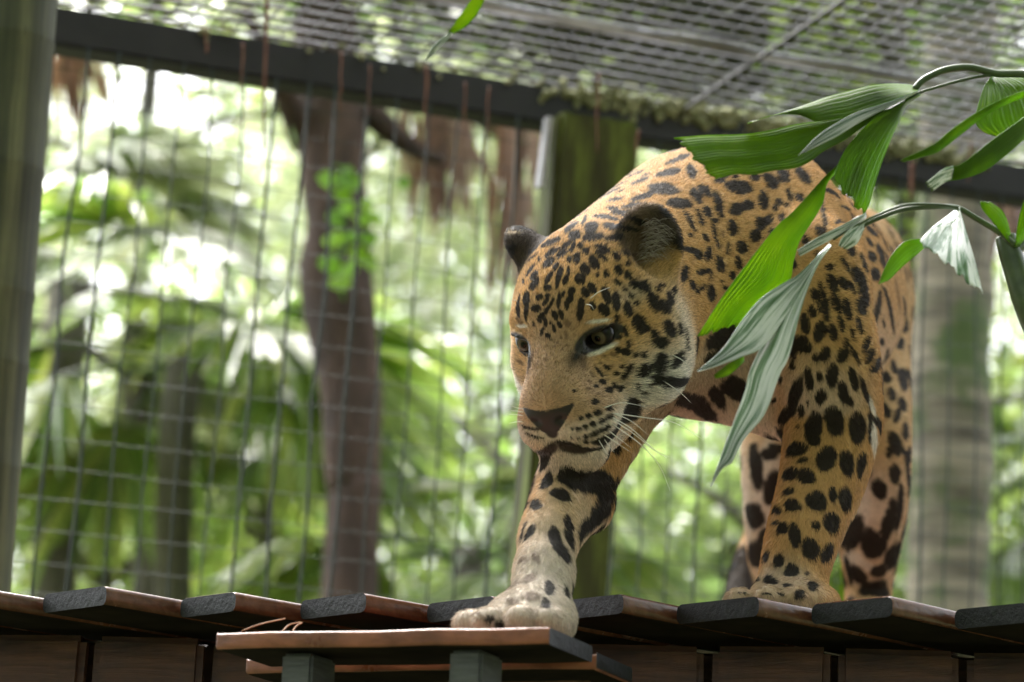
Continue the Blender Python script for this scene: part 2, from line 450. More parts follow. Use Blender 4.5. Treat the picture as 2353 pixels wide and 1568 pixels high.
roof = empty('mesh_roof', fpt(FLEN / 2, 1.0, BEAM_Z + 0.05), 'wire mesh roof over the enclosure seen from below', 'mesh roof')
RZ = BEAM_Z + 0.055
parts_ = []; k = 0; n_ = -0.03
while n_ < 2.4:
    q = [fpt(FLEN * i / 20, n_, RZ + 0.0025 * math.sin(i * 0.9 + n_ * 3) + rw.uniform(-.0008, .0008) + 0.02 * math.sin(n_ * 2.2)) - roof.location for i in range(21)]
    parts_.append(tube(q, 0.0044, 6)); n_ += 0.052
s = 0.0
while s < FLEN:
    parts_.append(tube([fpt(s, -0.03 + 2.4 * i / 8, RZ + 0.007 + 0.02 * math.sin(2.4 * i / 8 * 2.2)) - roof.location for i in range(9)], 0.0026, 4)); s += 0.0508
mesh_obj('roof_mesh', *merge(parts_), M_galv.m, roof, True)['kind'] = 'stuff'
for n_, r_ in ((0.36, 0.009), (0.385, 0.006)):
    q = [fpt(FLEN * i / 60, n_ + 0.004 * math.sin(i * 2.1), RZ + 0.018 + 0.003 * math.sin(i * 1.3)) - roof.location for i in range(61)]
    mesh_obj('rail', *tube(q, r_, 8), M_rail.m, roof, True)
for i, j, r_, b in ((on_level(1560, 262, RZ - 0.02), on_level(1985, -30, RZ - 0.02), 0.005, 0.0),):
    d = j - i
    q = [i - d * 0.25 + d * (1.5 * k / 10) + Vector((0, 0, 0.0)) - roof.location for k in range(11)]
    mesh_obj('cable', *tube(q, r_, 6), M_steel.m, roof, True)

# thin rusty aerial roots hanging down past the beam
M_root = Mat('rusty_root'); M_root.set(Base_Color=M_root.ramp(M_root.noise(20, 4, 0.6, M_root.obj()), [(0.3, (0.09, 0.030, 0.016)), (0.7, (0.20, 0.080, 0.045))]), Roughness=0.7)
rr_ = random.Random(12)
ROOTS = {607: 'long rusty root hanging past the beam left of the brown trunk', 553: 'thin short root just left of the long rusty root', 780: 'short root on the beam in front of the brown trunk',
    845: 'thinnest short root right of the brown trunk top', 975: 'thick rusty root crossing the beam halfway between brown trunk and pale strap', 1065: 'thin root left of the root pair before the pale strap',
    1118: 'short root on the beam next left of the pale metal strap', 1370: 'long thin root in front of the mossy post', 1460: 'short root at the right edge of the mossy post',
    2092: 'thick short rusty root below the beam at the right, under the palm leaves', 470: 'leftmost thin root, slanting across the beam', 2225: 'rightmost thin root, behind the palm leaves'}
for px_, y0, y1, r_ in ((607, -60, 345, 0.0065), (553, 100, 215, 0.004), (780, 120, 255, 0.004), (845, 150, 270, 0.003), (975, 150, 330, 0.0055), (1065, 190, 330, 0.0035), (1118, 200, 340, 0.0035), (1370, 170, 350, 0.004), (1460, 300, 365, 0.005), (2092, 375, 460, 0.008), (470, 120, 60, 0.004), (2225, 330, 420, 0.004)):
    Y0 = 5.28 + 0.75 * (px_ / 2353)
    q = [V(px_ + rr_.uniform(-2, 2) + 6 * (1 - k / 5), y0 + (y1 - y0) * k / 5, Y0) for k in range(6)]
    v, f = tube(catmull(q, 3), [r_ * 0.8 * (1 - 0.6 * k / 15) for k in range(16)], 6)
    o = mesh_obj('hanging_root', v, f, M_root.m, None, True)
    tag(o, ROOTS[px_], 'root', 'rusty roots hanging from the beam')
# ------------------------------------------------------------------ vegetation behind the fence
def leaf_mat(name, cols, gloss=0.28, trans=0.45, tcol=None, spec=0.7):
    m = Mat(name)
    a = m.n('ShaderNodeAttribute', attribute_name='tone')
    col = m.ramp(a.outputs['Fac'], [(i / (len(cols) - 1), c) for i, c in enumerate(cols)])
    m.set(Base_Color=col, Roughness=gloss, Specular_IOR_Level=spec)
    tr = m.n('ShaderNodeBsdfTranslucent'); mx = m.n('ShaderNodeMixShader')
    tc = m.mix(1.0, col, tcol or (1.75, 1.85, 1.6), 'MULTIPLY')
    m.l(tc, tr.inputs['Color'])
    mx.inputs[0].default_value = trans
    m.l(m.b.outputs[0], mx.inputs[1]); m.l(tr.outputs[0], mx.inputs[2]); m.l(mx.outputs[0], m.out.inputs['Surface'])
    return m.m
M_leafA = leaf_mat('broad_leaf', [(0.11, 0.165, 0.07), (0.16, 0.23, 0.085), (0.23, 0.29, 0.10), (0.32, 0.36, 0.15)], 0.25)
M_leafB = leaf_mat('bright_leaf', [(0.085, 0.145, 0.040), (0.14, 0.21, 0.050), (0.22, 0.28, 0.065), (0.36, 0.36, 0.10)], 0.28)
M_leafC = leaf_mat('dull_leaf', [(0.14, 0.175, 0.10), (0.21, 0.25, 0.14), (0.29, 0.31, 0.19), (0.38, 0.37, 0.25)], 0.35)  # colours lightened to stand for pale haze over the far wood
M_leafD = leaf_mat('dull_dark_leaf', [(0.035, 0.042, 0.024), (0.055, 0.068, 0.030), (0.09, 0.105, 0.040), (0.17, 0.14, 0.08)], 0.4, 0.2)  # dull dark leaves for the crowns over the mesh roof
M_dead = leaf_mat('dead_frond', [(0.10, 0.05, 0.03), (0.16, 0.085, 0.055), (0.24, 0.14, 0.09), (0.30, 0.20, 0.13)], 0.6, 0.25, (1.3, 1.2, 1.0))
M_vine = leaf_mat('vine_leaf', [(0.10, 0.22, 0.012), (0.16, 0.32, 0.015), (0.22, 0.38, 0.02)], 0.4, 0.5)
M_bark = Mat('red_brown_bark')
_n = M_bark.noise(1, 6, 0.7, M_bark.obj((16, 16, 5)), 0.5); _n2 = M_bark.noise(1.4, 3, 0.6, M_bark.obj())
M_bark.set(Base_Color=M_bark.mix(1.0, M_bark.ramp(_n, [(0.25, (0.022, 0.014, 0.011)), (0.55, (0.075, 0.042, 0.030)), (0.8, (0.14, 0.088, 0.066))]), M_bark.ramp(_n2, [(0.38, (0.45, 0.45, 0.5)), (0.62, (1.15, 1.1, 1.05))]), 'MULTIPLY'), Roughness=0.8); M_bark.bump(_n, 1.0, 0.03)
M_bark2 = Mat('grey_bark')
_n = M_bark2.noise(1, 6, 0.7, M_bark2.obj((12, 12, 3)), 0.5)
M_bark2.set(Base_Color=M_bark2.ramp(_n, [(0.25, (0.05, 0.045, 0.035)), (0.6, (0.13, 0.12, 0.09)), (0.85, (0.22, 0.20, 0.16))]), Roughness=0.85); M_bark2.bump(_n, 0.8, 0.02)

def leaf_cloud(name, centres, sizes, tones, mat, parent, seed, aspect=0.42, droop=0.3, up=None):
    """many folded leaf blades: 6 verts, 4 triangles each, in one mesh"""
    rng = np.random.RandomState(seed); n = len(centres)
    d = rng.normal(size=(n, 3)); d[:, 2] = d[:, 2] * 0.55 - droop; d /= np.linalg.norm(d, axis=1)[:, None]
    s = np.cross(d, rng.normal(size=(n, 3)) * 0.5 + np.array([0, 0, 1.0])); s /= np.linalg.norm(s, axis=1)[:, None] + 1e-9
    w = np.cross(s, d)
    L = sizes[:, None]; W = L * aspect * 0.5
    a = centres - d * L * 0.5; b = centres + d * L * 0.5 - np.array([0, 0, 1]) * L * 0.10
    m1 = centres - d * L * 0.08
    v = np.stack([a, m1 + s * W + w * W * 0.35, m1, m1 - s * W + w * W * 0.35, b], 1)      # 5 verts
    base = (np.arange(n) * 5)[:, None]
    F = np.concatenate([base + np.array([0, 1, 2]), base + np.array([0, 2, 3]), base + np.array([1, 4, 2]), base + np.array([2, 4, 3])], 0)
    o = fast_mesh(name, v.reshape(-1, 3), F, mat, parent)
    at = o.data.attributes.new('tone', 'FLOAT', 'POINT')
    at.data.foreach_set('value', np.repeat(np.clip(tones, 0, 1), 5).astype(np.float32))
    return o
def blob_points(rng, n, c, r, clumps, tight=0.35):
    cc = rng.normal(size=(clumps, 3)); cc /= np.linalg.norm(cc, axis=1)[:, None]; cc *= rng.uniform(0.25, 1.0, (clumps, 1))
    k = rng.randint(0, clumps, n)
    p = cc[k] + rng.normal(size=(n, 3)) * tight * rng.uniform(0.6, 1.2, clumps)[k][:, None]
    return np.array(c) + p * np.array(r), rng.uniform(0, 1, clumps)[k]
def tree(name, base, top_z, crown_r, n, leaf, mat, bark, r0, label, cat, group, seed, clumps=26, crown_z=None, tight=0.22):
    rng = np.random.RandomState(seed); bx_, by_ = base
    t = empty(name, (bx_, by_, 0), label, cat, group)
    cz = crown_z if crown_z is not None else top_z - crown_r[2]
    lean = rng.uniform(-0.25, 0.25, 2)
    q = [Vector((lean[0] * k / 8 * 1.5 + rng.uniform(-.05, .05), lean[1] * k / 8, (top_z - 0.3) * k / 8)) for k in range(9)]
    parts = [tube(q, [r0 * (1.25 if k == 0 else 1) * (1 - 0.085 * k) for k in range(9)], 10)]
    for b in range(7):
        st = q[rng.randint(4, 8)]; an = rng.uniform(0, 6.28)
        e = Vector((math.cos(an) * crown_r[0] * 0.7, math.sin(an) * crown_r[1] * 0.7, rng.uniform(0.2, 0.8) * crown_r[2]))
        parts.append(tube(catmull([st, st + e * 0.5 + Vector((0, 0, .1)), st + e], 3), [r0 * 0.35 * (1 - 0.12 * k) for k in range(7)], 6))
    mesh_obj('trunk', *merge(parts), bark, t, True)
    p, tone = blob_points(rng, n, (lean[0], lean[1], cz), crown_r, clumps, tight)
    sz = rng.uniform(0.6, 1.3, n) * leaf
    leaf_cloud('crown', p, sz, tone * 0.6 + rng.uniform(0, 0.4, n), mat, t, seed)
    return t
def XY(px, Y):
    p = P(px, 784, Y); return (p[0], p[1])

# the red-brown trunk with bright vine leaves
tr = empty('tree', (*XY(800, 8.6), 0), 'thick red brown tree trunk behind the fence with vine leaves on it', 'tree')
ctrl = [(745, -160, 82), (748, 60, 86), (757, 245, 80), (772, 500, 82), (785, 700, 84), (803, 900, 70), (810, 1100, 62), (808, 1350, 66)]
q = [V(x, y, 8.6) - tr.location for x, y, w in ctrl]; rr = [w * 8.6 / FPX for x, y, w in ctrl]
q.append(Vector((0.05, 0, 0))); rr.append(0.13)
qq = catmull(q, 6); rq = [v.x for v in catmull([Vector((r, 0, 0)) for r in rr], 6)]
v, f = tube(qq, rq, 20)
rb = np.random.RandomState(8); va = np.array([tuple(x) for x in v]); nzv = vnoise(va, 7, 3) - 0.5
for i in range(len(v)):
    ax_ = qq[min(i // 20, len(qq) - 1)]; v[i] = ax_ + (v[i] - ax_) * (1 + 0.28 * float(nzv[i]))
mesh_obj('trunk', v, f, M_bark.m, tr, True)
parts = []
for b in ((V(700, 330, 8.6), V(640, 180, 8.4), V(560, 20, 8.2)), (V(840, 250, 8.6), V(930, 330, 8.7), V(1010, 370, 8.9))):
    parts.append(tube(catmull([x - tr.location for x in b], 4), [0.05 * (1 - 0.08 * k) for k in range(9)], 8))
mesh_obj('limb', *merge(parts), M_bark.m, tr, True)
cr, tn = blob_points(np.random.RandomState(31), 2600, V(760, -420, 8.7) - tr.location, (1.5, 1.2, 0.8), 20, 0.25)
leaf_cloud('crown', cr, np.random.RandomState(32).uniform(0.06, 0.14, 2600), tn, M_leafA, tr, 33)
vine = empty('vine', V(800, 700, 8.35), 'climbing vine with bright green leaves on the red brown trunk', 'vine')
rv = random.Random(3)
stem = [V(x, y, 8.42) - vine.location for x, y in ((790, 690), (775, 620), (795, 540), (780, 470), (800, 400), (770, 380))]
mesh_obj('stem', *tube(catmull(stem, 4), 0.006, 6), M_vine, vine, True)
def vine_leaf(px, py, L, ang, tone):
    c = V(px, py, 8.33 + rv.uniform(-0.05, 0.05)); n = 12
    r_ = L * 8.33 / FPX; vs = []
    nrm = Vector((rv.uniform(-.35, .35), -1, rv.uniform(0.0, 0.6))).normalized(); a = nrm.orthogonal().normalized(); b = nrm.cross(a)
    vs.append(Vector((0, 0, 0)) + nrm * -0.006)
    for k in range(n):
        t = 2 * math.pi * k / n; rad_ = r_ * (1.0 + 0.25 * math.cos(t - ang)) * (0.75 + 0.25 * abs(math.cos(t - ang)))
        vs.append((a * math.cos(t) + b * math.sin(t)) * rad_ + nrm * (0.012 * math.cos(2 * t)))
    me_o = mesh_obj('leaf', vs, [(0, 1 + k, 1 + (k + 1) % n) for k in range(n)], M_vine, vine, True)
    me_o.location = c - vine.location
    at = me_o.data.attributes.new('tone', 'FLOAT', 'POINT'); at.data.foreach_set('value', [tone] * len(vs))
for px_, py_, L in ((745, 408, 26), (795, 400, 28), (812, 420, 24), (785, 440, 26), (770, 505, 24), (835, 500, 26), (860, 505, 20), (770, 548, 26), (812, 540, 22), (838, 548, 24), (825, 590, 28), (848, 600, 22), (760, 612, 30), (785, 640, 32), (920, 420, 20), (800, 475, 20), (843, 470, 20), (805, 610, 22)):
    vine_leaf(px_, py_, L, rv.uniform(0, 6.28), rv.random())

# the ringed palm trunk at the right
M_palm = Mat('ringed_palm_bark')
_n = M_palm.noise(1, 4, 0.6, M_palm.obj((3, 3, 26)), 0.3); _n2 = M_palm.noise(3.5, 5, 0.65, M_palm.obj())
M_palm.set(Base_Color=M_palm.mix(M_palm.ramp(_n2, [(0.47, (0, 0, 0)), (0.58, (0.9, 0.9, 0.9))]), M_palm.ramp(_n, [(0.3, (0.060, 0.050, 0.036)), (0.7, (0.32, 0.28, 0.21))]), (0.06, 0.10, 0.025)), Roughness=0.85)
pt = empty('palm_tree', (*XY(2190, 7.9), 0), 'pale ringed palm trunk behind the fence right of the jaguar', 'palm tree')
q, rr = [], []
p0 = V(2180, 1390, 7.9) - pt.location; p1 = V(2200, 300, 7.9) - pt.location
for k in range(150):
    t = -2.6 + 6.0 * k / 149
    c = p0 + (p1 - p0) * t; w = (97 - 8 * t) * 7.9 / FPX
    q.append(c); rr.append(w * (1.05 if k % 4 == 0 else (0.965 if k % 4 == 1 else 1.0)))
v, f = tube(q, rr, 24)
nzv = vnoise(np.array([tuple(x) for x in v]), 9, 5) - 0.5; nz3 = vnoise(np.array([tuple(x) for x in v]) * np.array([1, 1, 3.0]), 22, 15) - 0.5
for i in range(len(v)):
    c = q[min(i // 24, len(q) - 1)]; v[i] = c + (v[i] - c) * (1 + 0.16 * float(nzv[i]) + 0.09 * float(nz3[i]))
mesh_obj('trunk', v, f, M_palm.m, pt, True)

# fan palms: petiole and a fan of folded segments
def fan_frond(parent, hub, d, size, mat, seed, nseg=22, spread=150, droop=0.5, origin=None):
    rng = np.random.RandomState(seed)
    d = Vector(d).normalized(); side = d.cross(Vector((0, 0, 1))); side.normalize(); up = side.cross(d).normalized()
    if rng.rand() < 0.5: up = (up + side * rng.uniform(-.6, .6)).normalized(); side = d.cross(up).normalized()
    vs, fs, tone = [], [], []
    for k in range(nseg):
        a = rad(-spread / 2 + spread * k / (nseg - 1)) + rng.uniform(-.03, .03)
        dr = d * math.cos(a) + side * math.sin(a)
        wd = up.cross(dr).normalized(); L = size * (0.78 + 0.22 * math.cos(a)) * rng.uniform(0.88, 1.05); W = size * 0.052
        b = len(vs); tn = rng.uniform(0.15, 0.85)
        for t, wf in ((0.04, 0.25), (0.45, 1.0), (0.75, 0.75), (1.0, 0.04)):
            c = Vector(hub) + dr * L * t + up * (0.10 * size * t) - Vector((0, 0, droop * size * t ** 2.2 * rng.uniform(.7, 1.2)))
            vs += [c - wd * W * wf, c + up * W * 0.5 * wf, c + wd * W * wf]; tone += [tn] * 3
        for r in range(3):
            for c in range(2):
                i = b + r * 3 + c; fs.append((i, i + 1, i + 4, i + 3))
    o = mesh_obj('frond', vs, fs, mat, parent)
    at = o.data.attributes.new('tone', 'FLOAT', 'POINT'); at.data.foreach_set('value', tone)
    return o
def fan_palm(px, Y, top_py, label, n, size, seed, mat, r0=0.08, group='fan palms beyond the fence', low=-0.3):
    rng = np.random.RandomState(seed)
    top = V(px, top_py, Y); base = empty('fan_palm', (top.x, top.y, 0), label, 'fan palm', group)
    h = top.z
    mesh_obj('trunk', *tube([Vector((0.02 * math.sin(k), 0, h * k / 12)) for k in range(13)], [r0 * (1.3 if k == 0 else 1.0) for k in range(13)], 10), M_bark2.m, base, True)
    for k in range(n):
        an = 2 * math.pi * k / n * 1.0 + rng.uniform(-.3, .3); el = rng.uniform(low, 1.0)
        d = Vector((math.cos(an) * math.cos(el), math.sin(an) * math.cos(el), math.sin(el)))
        st = Vector((0, 0, h - 0.05)); hub = st + d * size * rng.uniform(0.7, 1.1)
        f = fan_frond(base, hub, (d + Vector((0, 0, -0.45))), size, mat, seed * 40 + k)
        pv, pf = tube(catmull([st, (st + hub) / 2 + Vector((0, 0, 0.05)), hub], 3), 0.008, 5)
        mesh_obj('petiole', pv, pf, M_leafB, base)
    return base
FAN = [
 (430, 10.2, 820, 'fan palm with glossy folded fronds left of the brown trunk', 15, 0.62, 11, M_leafB, 0.07),
 (170, 11.0, 640, 'fan palm with pale shining fronds next to the bamboo pole', 15, 0.60, 12, M_leafC, 0.09),
 (1085, 9.6, 1260, 'low fan palm with saturated green fronds behind the reaching foreleg', 13, 0.50, 13, M_leafB, 0.06),
 (620, 12.5, 980, 'far fan palm showing just left of the brown trunk', 14, 0.6, 14, M_leafB, 0.08),
 (2400, 10.5, 1250, 'fan palm at the right edge behind the ringed palm trunk', 13, 0.6, 15, M_leafB, 0.08)]
for a in FAN: fan_palm(*a)

# hanging skirts of dead fronds
def dead_frond(px, y0, y1, w, Y, label, seed):
    rng = np.random.RandomState(seed); vs, fs, tone = [], [], []
    o0 = V(px, y0, Y)
    for k in range(46):
        a = px + rng.normal() * w * 0.25; ln = (y1 - y0) * rng.uniform(0.45, 1.05); e = a + rng.normal() * w * 0.30; tn = rng.rand(); b = len(vs); dy = rng.uniform(-.25, .25)
        wd = rng.uniform(3, 9)
        for t, wf in ((0, .5), (.35, 1), (.75, .7), (1, .1)):
            x = a + (e - a) * t; y = y0 + ln * t + rng.uniform(-4, 4)
            vs += [V(x - wd * wf, y, Y + dy) - o0, V(x + wd * wf, y, Y + dy + 0.02) - o0]; tone += [tn] * 2
        for r in range(3): fs.append((b + r * 2, b + r * 2 + 1, b + r * 2 + 3, b + r * 2 + 2))
    o = mesh_obj('dead_frond', vs, fs, M_dead, None, False, o0)
    at = o.data.attributes.new('tone', 'FLOAT', 'POINT'); at.data.foreach_set('value', tone)
    tag(o, label, 'dead frond', 'dead fronds hanging behind the beam')
dead_frond(1180, 250, 760, 130, 8.9, 'longest brown dead frond hanging left of the far ear', 1)
dead_frond(1010, 240, 560, 150, 9.4, 'reddish dead frond hanging right of the brown trunk', 2)
dead_frond(170, 60, 330, 120, 9.2, 'pinkish dead frond hanging beside the bamboo pole', 3)
dead_frond(2330, 380, 640, 90, 9.0, 'brown dead frond at the right edge below the beam', 4)

# trees farther back
TREES = [
 # px, Y, top z, crown radii, leaves, leaf size, mat, seed, crown z, label
 (60, 13.0, 6.4, (1.3, 1.2, 1.5), 2600, .13, M_leafA, 41, 4.3, 'dark broadleaf tree behind the bamboo pole'),
 (560, 14.0, 5.6, (1.2, 1.2, 1.1), 2000, .13, M_leafB, 42, 4.0, 'yellow green tree between bamboo pole and brown trunk'),
 (900, 15.5, 7.6, (1.5, 1.2, 1.0), 1700, .14, M_leafC, 43, 6.3, 'thin dull tree right of the brown trunk'),
 (1120, 12.0, 4.6, (1.3, 1.0, 0.7), 1900, .12, M_leafB, 44, 3.1, 'bright bushy tree below the far ear'),
 (1560, 12.5, 5.2, (1.4, 1.2, 1.25), 4200, .12, M_leafA, 45, 3.5, 'green bokeh bush seen between the forelegs'),
 (1750, 14.0, 7.4, (1.6, 1.2, 1.5), 2600, .13, M_leafC, 46, 5.5, 'dull green tree above the jaguar back'),
 (2290, 13.0, 6.3, (0.9, 1.0, 1.5), 1800, .13, M_leafB, 47, 4.4, 'yellow green tree at the right of the ringed palm'),
 (2120, 11.5, 4.2, (0.9, 0.9, 0.8), 1500, .11, M_leafA, 48, 3.1, 'dark leafy bush at the foot of the ringed palm'),
 (300, 12.5, 4.2, (1.5, 1.0, 0.9), 1500, .12, M_leafB, 50, 3.0, 'leafy bush low behind the left fence wires'),
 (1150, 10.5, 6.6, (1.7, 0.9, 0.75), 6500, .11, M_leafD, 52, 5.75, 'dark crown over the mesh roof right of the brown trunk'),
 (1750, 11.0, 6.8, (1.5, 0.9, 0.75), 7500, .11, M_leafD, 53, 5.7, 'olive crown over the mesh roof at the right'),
 (2120, 9.6, 5.8, (0.5, 0.6, 0.8), 1300, .10, M_leafB, 54, 4.85, 'yellow green crown above the ringed palm trunk'),
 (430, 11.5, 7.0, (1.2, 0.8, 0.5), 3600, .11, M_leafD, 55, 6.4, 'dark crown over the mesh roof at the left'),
 (1080, 19.0, 7.2, (1.7, 1.0, 2.2), 2600, .15, M_leafC, 56, 4.9, 'pale far tree seen between brown trunk and head'),
 (690, 18.0, 7.0, (1.5, 1.0, 1.8), 2000, .15, M_leafC, 57, 5.0, 'pale far tree half hidden by the brown trunk'),
 (1320, 17.0, 8.2, (1.8, 1.4, 1.2), 2000, .15, M_leafA, 51, 6.6, 'green crown above the beam behind the post')]
for px_, Y_, tz, cr_, n_, lf, m_, sd, cz, lb in TREES:
    tree('broadleaf_tree', XY(px_, Y_), tz, cr_, n_, lf, m_, M_bark2.m, 0.09, lb, 'tree', 'trees beyond the fence', sd, 30, cz)
# the far wood: one mass, with gaps that let the sky through
rngf = np.random.RandomState(77); NF = 64000
fy = rngf.uniform(19, 30, NF); fx = rngf.uniform(-9, 9, NF); cl = rngf.uniform(0, 1, (330, 3)); kk = rngf.randint(0, 330, NF)
fp = np.stack([(cl[kk, 0] - 0.5) * 19 + rngf.normal(0, .55, NF), 19 + cl[kk, 1] * 11 + rngf.normal(0, .5, NF), 1.5 + cl[kk, 2] ** 0.95 * 11.0 + rngf.normal(0, .55, NF)], 1)
gap = V(335, 235, 24); gd = (fp[:, [0, 2]] - np.array([0, 1.5])) * (24 / fp[:, 1])[:, None] + np.array([0, 1.5]) - np.array([gap.x, gap.z])      # a break in the wood
keep = (gd[:, 0] / 0.42) ** 2 + (gd[:, 1] / 0.50) ** 2 > rngf.uniform(0.5, 1.3, NF)
fp = fp[keep]; kk = kk[keep]; NF = len(fp)
o = leaf_cloud('far_foliage', fp, rngf.uniform(.12, .3, NF), cl[kk, 0] * 7 % 1 * 0.6 + rngf.uniform(0, .4, NF), M_leafC, None, 78)
tag(o, 'far wood seen as a pale green mass behind everything', 'foliage', kind='stuff')

# more foliage added out of view, overhead and behind the viewer, to shade the deck
rngc = np.random.RandomState(91); NC = 15000
cc = rngc.uniform(0, 1, (150, 2)); kk = rngc.randint(0, 150, NC)
cp = np.stack([(cc[kk, 0] - 0.5) * 17 + rngc.normal(0, .6, NC), -7 + cc[kk, 1] * 10.0 + rngc.normal(0, .6, NC), 7.2 + rngc.uniform(0, 1.6, NC)], 1)
o = leaf_cloud('canopy', cp, rngc.uniform(.25, .5, NC), rngc.rand(NC), M_leafA, None, 92, 0.5)
tag(o, 'leafy canopy added out of view over the deck and viewer as shade', 'canopy', kind='stuff')
NW = 14000; an = rngc.uniform(math.pi * 0.93, math.pi * 2.07, NW); rd = rngc.uniform(6.5, 9.0, NW)
cp = np.stack([np.cos(an) * rd, 1.5 + np.sin(an) * rd, rngc.uniform(0, 7.5, NW)], 1)
o = leaf_cloud('thicket', cp, rngc.uniform(.25, .55, NW), rngc.rand(NW) * 0.6, M_leafA, None, 93, 0.5)
tag(o, 'dense thicket added unseen behind and beside the viewer to cut light', 'thicket', kind='stuff')
# ------------------------------------------------------------------ the jaguar
HEAD_R = np.array([[0.9013, -0.2226, -0.3716], [-0.4331, -0.4564, -0.7772], [0.0034, 0.8615, -0.5078]])
HEAD_O = np.array([0.1027, 3.80, 2.4777])
def H(r, u, f): return HEAD_R @ np.array([r, u, f]) + HEAD_O
def to_head(p): return (p - HEAD_O) @ HEAD_R

def axis(lo, hi, zones, fine, coarse):
    out = [lo]
    while out[-1] < hi:
        x = out[-1]
        step = coarse
        for a, b in zones:
            if a - 0.03 <= x <= b: step = fine
        out.append(x + step)
    return np.array(out, np.float32)
GX = axis(-0.16, 0.78, [(-0.10, 0.30)], 0.0036, 0.0065)
GY = axis(3.45, 5.32, [(3.60, 3.98)], 0.0036, 0.0075)
GZ = axis(DECK_Z - 0.12, 2.95, [(2.22, 2.66)], 0.0036, 0.0065)
FIELD = np.full((len(GX), len(GY), len(GZ)), 0.5, np.float32)

def region(lo, hi):
    s = []
    for G, a, b in zip((GX, GY, GZ), lo, hi):
        i0 = max(0, int(np.searchsorted(G, a)) - 1); i1 = min(len(G), int(np.searchsorted(G, b)) + 1)
        s.append(slice(i0, i1))
    return tuple(s)
def coords(s):
    return GX[s[0]][:, None, None], GY[s[1]][None, :, None], GZ[s[2]][None, None, :]
def smin(a, b, k):
    h = np.clip(0.5 + 0.5 * (b - a) / k, 0, 1)
    return b + (a - b) * h - k * h * (1 - h)
def apply(s, d, k, sub=False):
    A = FIELD[s]
    FIELD[s] = -smin(-A, d, k) if sub else smin(A, d, k)
def cap(a, b, ra, rb, k=0.03, sub=False):
    a = np.asarray(a, np.float32); b = np.asarray(b, np.float32)
    m = max(ra, rb) + k * 1.5 + 0.02
    s = region(np.minimum(a, b) - m, np.maximum(a, b) + m)
    X, Y, Z = coords(s)
    ba = b - a; L = float(ba @ ba) + 1e-9
    t = np.clip(((X - a[0]) * ba[0] + (Y - a[1]) * ba[1] + (Z - a[2]) * ba[2]) / L, 0, 1)
    d = np.sqrt((X - a[0] - t * ba[0]) ** 2 + (Y - a[1] - t * ba[1]) ** 2 + (Z - a[2] - t * ba[2]) ** 2) - (ra + (rb - ra) * t)
    apply(s, d, k, sub)
def ell(c, r, R=None, k=0.03, sub=False):
    c = np.asarray(c, np.float32); r = np.asarray(r, np.float32)
    m = float(r.max()) + k * 1.5 + 0.02
    s = region(c - m, c + m)
    X, Y, Z = coords(s)
    x, y, z = X - c[0], Y - c[1], Z - c[2]
    if R is not None:
        R = np.asarray(R, np.float32)
        x, y, z = (R[0, 0] * x + R[1, 0] * y + R[2, 0] * z, R[0, 1] * x + R[1, 1] * y + R[2, 1] * z, R[0, 2] * x + R[1, 2] * y + R[2, 2] * z)
    k0 = np.sqrt((x / r[0]) ** 2 + (y / r[1]) ** 2 + (z / r[2]) ** 2)
    k1 = np.sqrt((x / r[0] ** 2) ** 2 + (y / r[1] ** 2) ** 2 + (z / r[2] ** 2) ** 2) + 1e-6
    apply(s, k0 * (k0 - 1) / k1, k, sub)
def chain(pts, k=0.03):
    A = np.array([p for p, r in pts], np.float32); m = max(r for p, r in pts) + k * 1.5 + 0.02
    s = region(A.min(0) - m, A.max(0) + m)
    X, Y, Z = coords(s)
    D = np.full(FIELD[s].shape, 9.0, np.float32)
    for (a, ra), (b, rb) in zip(pts[:-1], pts[1:]):
        a = np.asarray(a, np.float32); ba = np.asarray(b, np.float32) - a; L = float(ba @ ba) + 1e-9
        t = np.clip(((X - a[0]) * ba[0] + (Y - a[1]) * ba[1] + (Z - a[2]) * ba[2]) / L, 0, 1)
        d = np.sqrt((X - a[0] - t * ba[0]) ** 2 + (Y - a[1] - t * ba[1]) ** 2 + (Z - a[2] - t * ba[2]) ** 2) - (ra + (rb - ra) * t)
        D = smin(D, d, 0.006)
    apply(s, D, k)
def spline(pts, n=5):
    q = catmull([Vector(p) for p, r in pts], n)
    rr = catmull([Vector((r, 0, 0)) for p, r in pts], n)
    return [(np.array(a), b.x) for a, b in zip(q, rr)]
def hcap(a, b, ra, rb, k=0.02, sub=False): cap(H(*a), H(*b), ra, rb, k, sub)
def hell(c, r, rot=None, k=0.02, sub=False):
    R = HEAD_R if rot is None else HEAD_R @ rot
    ell(H(*c), r, R, k, sub)
def rot3(axis_, deg):
    return np.array(Matrix.Rotation(rad(deg), 3, axis_))

# --- trunk
BODY_AX = rot3('Z', -19)     # long axis of the body: +Y turned towards +X
ell(P(1612, 690, 4.14), (0.205, 0.20, 0.165), BODY_AX, 0.03)               # chest
ell(P(1700, 560, 4.22), (0.175, 0.20, 0.140), BODY_AX, 0.05)               # withers
ell(P(1800, 640, 4.42), (0.165, 0.26, 0.165), BODY_AX, 0.06)               # ribs
ell(P(1890, 672, 4.62), (0.135, 0.24, 0.150), BODY_AX, 0.06)               # belly
ell(P(1938, 628, 4.86), (0.114, 0.20, 0.122), BODY_AX, 0.06)               # pelvis
cap(P(1600, 850, 4.12), P(1790, 930, 4.12), 0.058, 0.052, 0.05)             # brisket to armpit
# --- neck
cap(H(0, 0.01, -0.06), P(1590, 565, 4.12), 0.115, 0.140, 0.05)
cap(H(0, -0.05, -0.04), P(1560, 720, 4.08), 0.095, 0.130, 0.05)
